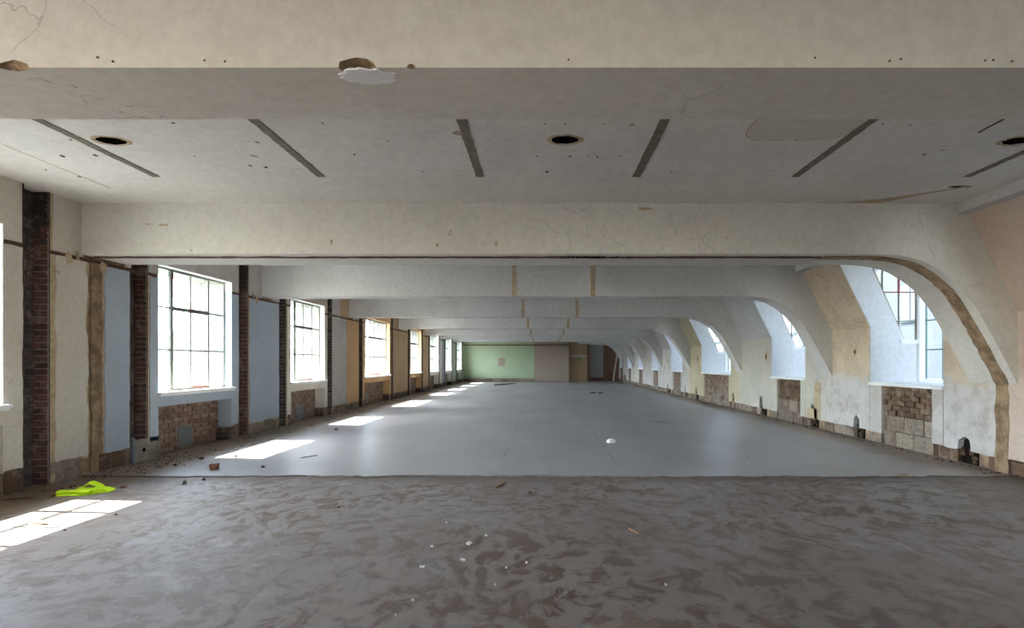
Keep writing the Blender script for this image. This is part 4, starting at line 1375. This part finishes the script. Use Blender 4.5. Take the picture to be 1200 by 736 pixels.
def chunk(px, py, w, h, mat, label, name='rubble_chunk', cat='rubble', d=None, z=0.0, group=None):
    x, y = at(px, py, z)
    s = y / F_PX
    mb = MB().rock((0, 0, h * s * 0.30), w * s / 2, (d or w * .8) * s / 2, h * s * .5)
    o = mb.build(name, MAT[mat], label=label, cat=cat, group=group)
    o.location = (x, y, z)
    return o
def stick(px, py, qx, qy, r, mat, label, name='stick', cat='stick', z=0.0):
    a = Vector((*at(px, py, z), z + r)); b = Vector((*at(qx, qy, z), z + r))
    c = (a + b) / 2
    side = (b - a).cross(Vector((0, 0, 1))).normalized() * 0.006
    mb = MB().tube([a - c, (a - c) * .4 + side, (b - c) * .3 - side, b - c], [r * .8, r, r * .9, r * .6], 6)
    o = mb.build(name, MAT[mat], label=label, cat=cat)
    o.location = c
    return o
chunk(112, 569, 7, 5, 'pinkchunk', 'pinkish brick fragment right behind the yellow vest', 'brick_fragment', 'brick fragment')
chunk(144, 572, 8, 4, 'redchunk', 'reddish brick fragment on the floor to the right of the yellow vest', 'brick_fragment', 'brick fragment')
chunk(77, 566, 10, 3, 'slate', 'blue-grey flat scrap at the wall foot left of the yellow vest', 'scrap', 'scrap')
stick(4, 587, 40, 584, .012, 'chunk', 'dark stick lying along the foot of the left wall at the picture edge')
stick(60, 583, 70, 580, .010, 'chunk', 'short dark stick just left of the yellow vest')
def splinter():
    x, y = at(47, 615)
    mb = MB()
    for k in range(3):
        mb.tube([(-.09 + .02 * k, .012 * k - .012, .012 + .006 * k), (0, .008 * k, .02 + .004 * k), (.085 - .02 * k, .018 * k - .01, .014)], [.006, .012, .004], 6)
    o = mb.build('wood_splinter', MAT['wood'], label='pale wood splinter lying in the nearest sunlit patch', cat='wood')
    o.location = (x, y, 0)
splinter()
x_, y_ = at(251, 550, .012)
o = MB().box(-.045, .045, -.04, .04, 0, .075, jit=.006).build('brick_fragment', MAT['redchunk'], label='cube-shaped red brick fragment beside the sunlit patch below the blue bay', cat='brick fragment')
o.location = (x_, y_, .012); o.rotation_euler = (0, 0, .3)
for (px, py, w, h, lab) in ((236, 538, 8, 4, 'dark rubble lump on the dust below the brick niche, left of the red cube'),
                            (205, 546, 7, 4, 'dark rubble lump farthest left below the brick niche'),
                            (216, 567, 6, 5, 'dark rubble lump right of the vest, at the edge of the smooth screed'),
                            (239, 563, 4, 4, 'small dark lump nearest the screed edge below the red cube'),
                            (308, 548, 5, 3, 'dark lump on the screed below the second sunlit patch'),
                            (276, 535, 5, 3, 'dark lump beside the near corner of the second sunlit patch'),
                            (136, 604, 4, 3, 'black speck of rubble just below the nearest sunlit patch'),
                            (76, 622, 4, 3, 'black speck of rubble at the lower rim of the nearest sunlit patch'),
                            (621, 579, 7, 5, 'brown rubble lump in the middle of the floor just before the screed edge'),
                            (397, 595, 4, 3, 'tiny brown lump left of centre on the dusty floor'),
                            (394, 504, 6, 3, 'dark lump near the third sunlit patch on the left')):
    chunk(px, py, w, h, 'chunk', lab, z=.012 if py < 560 else 0)
# rubble and dust along the left wall foot: uncounted
rub = MB()
for k in range(900):
    y = 5.9 + 30 * random.random() ** 2.0
    x = XL + 0.06 + abs(random.gauss(0, .38))
    if y < 6.6 and (x > -5.35 or x < -5.5):
        continue
    s = random.uniform(.004, .016) * (1.4 if random.random() < .08 else 1)
    rub.rock((x, y, s * .3 + (.012 if y > 6.7 else 0)), s, s * .8, s * .6)
rub.build('rubble', MAT['chunk'], label='loose crumbs of rubble strewn along the foot of the left wall', cat='rubble', kind='stuff')
rub = MB()
for k in range(300):
    y = 6.8 + 28 * random.random() ** 1.6
    x = XR - 0.05 - abs(random.gauss(0, .12))
    s = random.uniform(.006, .022)
    rub.rock((x, y, s * .3 + .012), s, s * .8, s * .6)
rub.build('rubble', MAT['chunk'], label='loose crumbs of rubble along the foot of the right wall', cat='rubble', kind='stuff')
# crumpled paper ball
x_, y_ = at(716, 519, .012)
bm = bmesh.new(); bmesh.ops.create_icosphere(bm, subdivisions=3, radius=1)
for v in bm.verts:
    k = 1 + .35 * mnoise.noise(v.co * 2.3) + .18 * mnoise.noise(v.co * 6)
    v.co = Vector((v.co.x * .075 * k, v.co.y * .06 * k, max(-.028, v.co.z * .045 * k)))
me = bpy.data.meshes.new('crumpled_paper'); bm.to_mesh(me); bm.free(); me.materials.append(MAT['paper'])
o = link(bpy.data.objects.new('crumpled_paper', me)); o.location = (x_, y_, .04)
tag(o, 'crumpled white paper ball alone on the open grey screed', 'paper')
def flake(px, py, w, d, mat, label, z=0.0, name='plaster_flake', cat='plaster flake', th=.008):
    x, y = at(px, py, z); s = y / F_PX
    n = 9; o = []
    for i in range(n):
        a = 2 * math.pi * i / n
        k = random.uniform(.3, 1.05) * (.75 if th < .01 else 1)
        o.append((math.cos(a) * w * s / 2 * k, math.sin(a) * d * s / 2 * k))
    ob = MB().prism([(p, q, th + random.uniform(0, .006)) for p, q in o], [(p, q, 0) for p, q in o]).build(name, MAT[mat], label=label, cat=cat)
    ob.location = (x, y, z)
    return ob
flake(542, 657, 9, 16, 'flake', 'largest white plaster flake on the near dusty floor, left of centre')
flake(494, 665, 10, 7, 'flake', 'flat white plaster flake left of the largest flake')
flake(550, 637, 10, 18, 'flake', 'white plaster flake just beyond the largest flake')
flake(570, 628, 6, 8, 'flake', 'small white flake beyond and right of the largest flake')
flake(523, 613, 4, 5, 'flake', 'tiny white flake far behind the largest flake')
flake(506, 641, 5, 7, 'flake', 'small white flake between the flat flake and the far tiny one')
flake(617, 660, 4, 5, 'flake', 'tiny white flake right of the largest flake')
flake(593, 666, 4, 5, 'flake', 'tiny white flake lower right of the largest flake')
flake(463, 722, 4, 5, 'flake', 'white speck nearest the bottom edge, left of centre')
flake(484, 704, 6, 6, 'flake', 'small white flake near the bottom edge, above the lowest white speck')
flake(580, 686, 4, 5, 'flake', 'tiny white flake low in the middle of the dusty floor')
flake(780, 686, 5, 5, 'flake', 'small white flake right of centre on the near dusty floor')
flake(877, 543, 4, 5, 'flake', 'white speck on the screed towards the right wall', z=.012)
flake(1058, 558, 15, 6, 'wood', 'pale flat offcut on the floor near the right wall foot', name='offcut', cat='offcut', th=.02)
flake(952, 515, 14, 5, 'flake', 'pale spilled plaster patch on the screed by the right wall', z=.012)
stick(580, 572, 591, 566, .010, 'wood', 'pale wood sliver lying at the screed edge in the middle', 'wood_sliver', 'wood')
stick(737, 620, 748, 626, .006, 'wood', 'thin straw-coloured stick on the near floor right of centre', 'straw', 'straw')
stick(352, 537, 372, 534, .006, 'chunk', 'thin curved dark wire on the screed right of the second sunlit patch', 'wire', 'wire', z=.012)
for (px, py, lab) in ((695, 461, 'left of two dark debris lumps far down the hall'), (704, 461, 'right of two dark debris lumps far down the hall')):
    chunk(px, py, 8, 2, 'chunk', lab, z=.012)
stick(579, 452, 604, 450, .04, 'chunk', 'dark bent pipe lying before the green end wall', 'pipe', 'pipe', z=.012)
stick(762, 494, 790, 496, .008, 'chunk', 'thin dark stick on the screed towards the right wall', z=.012)
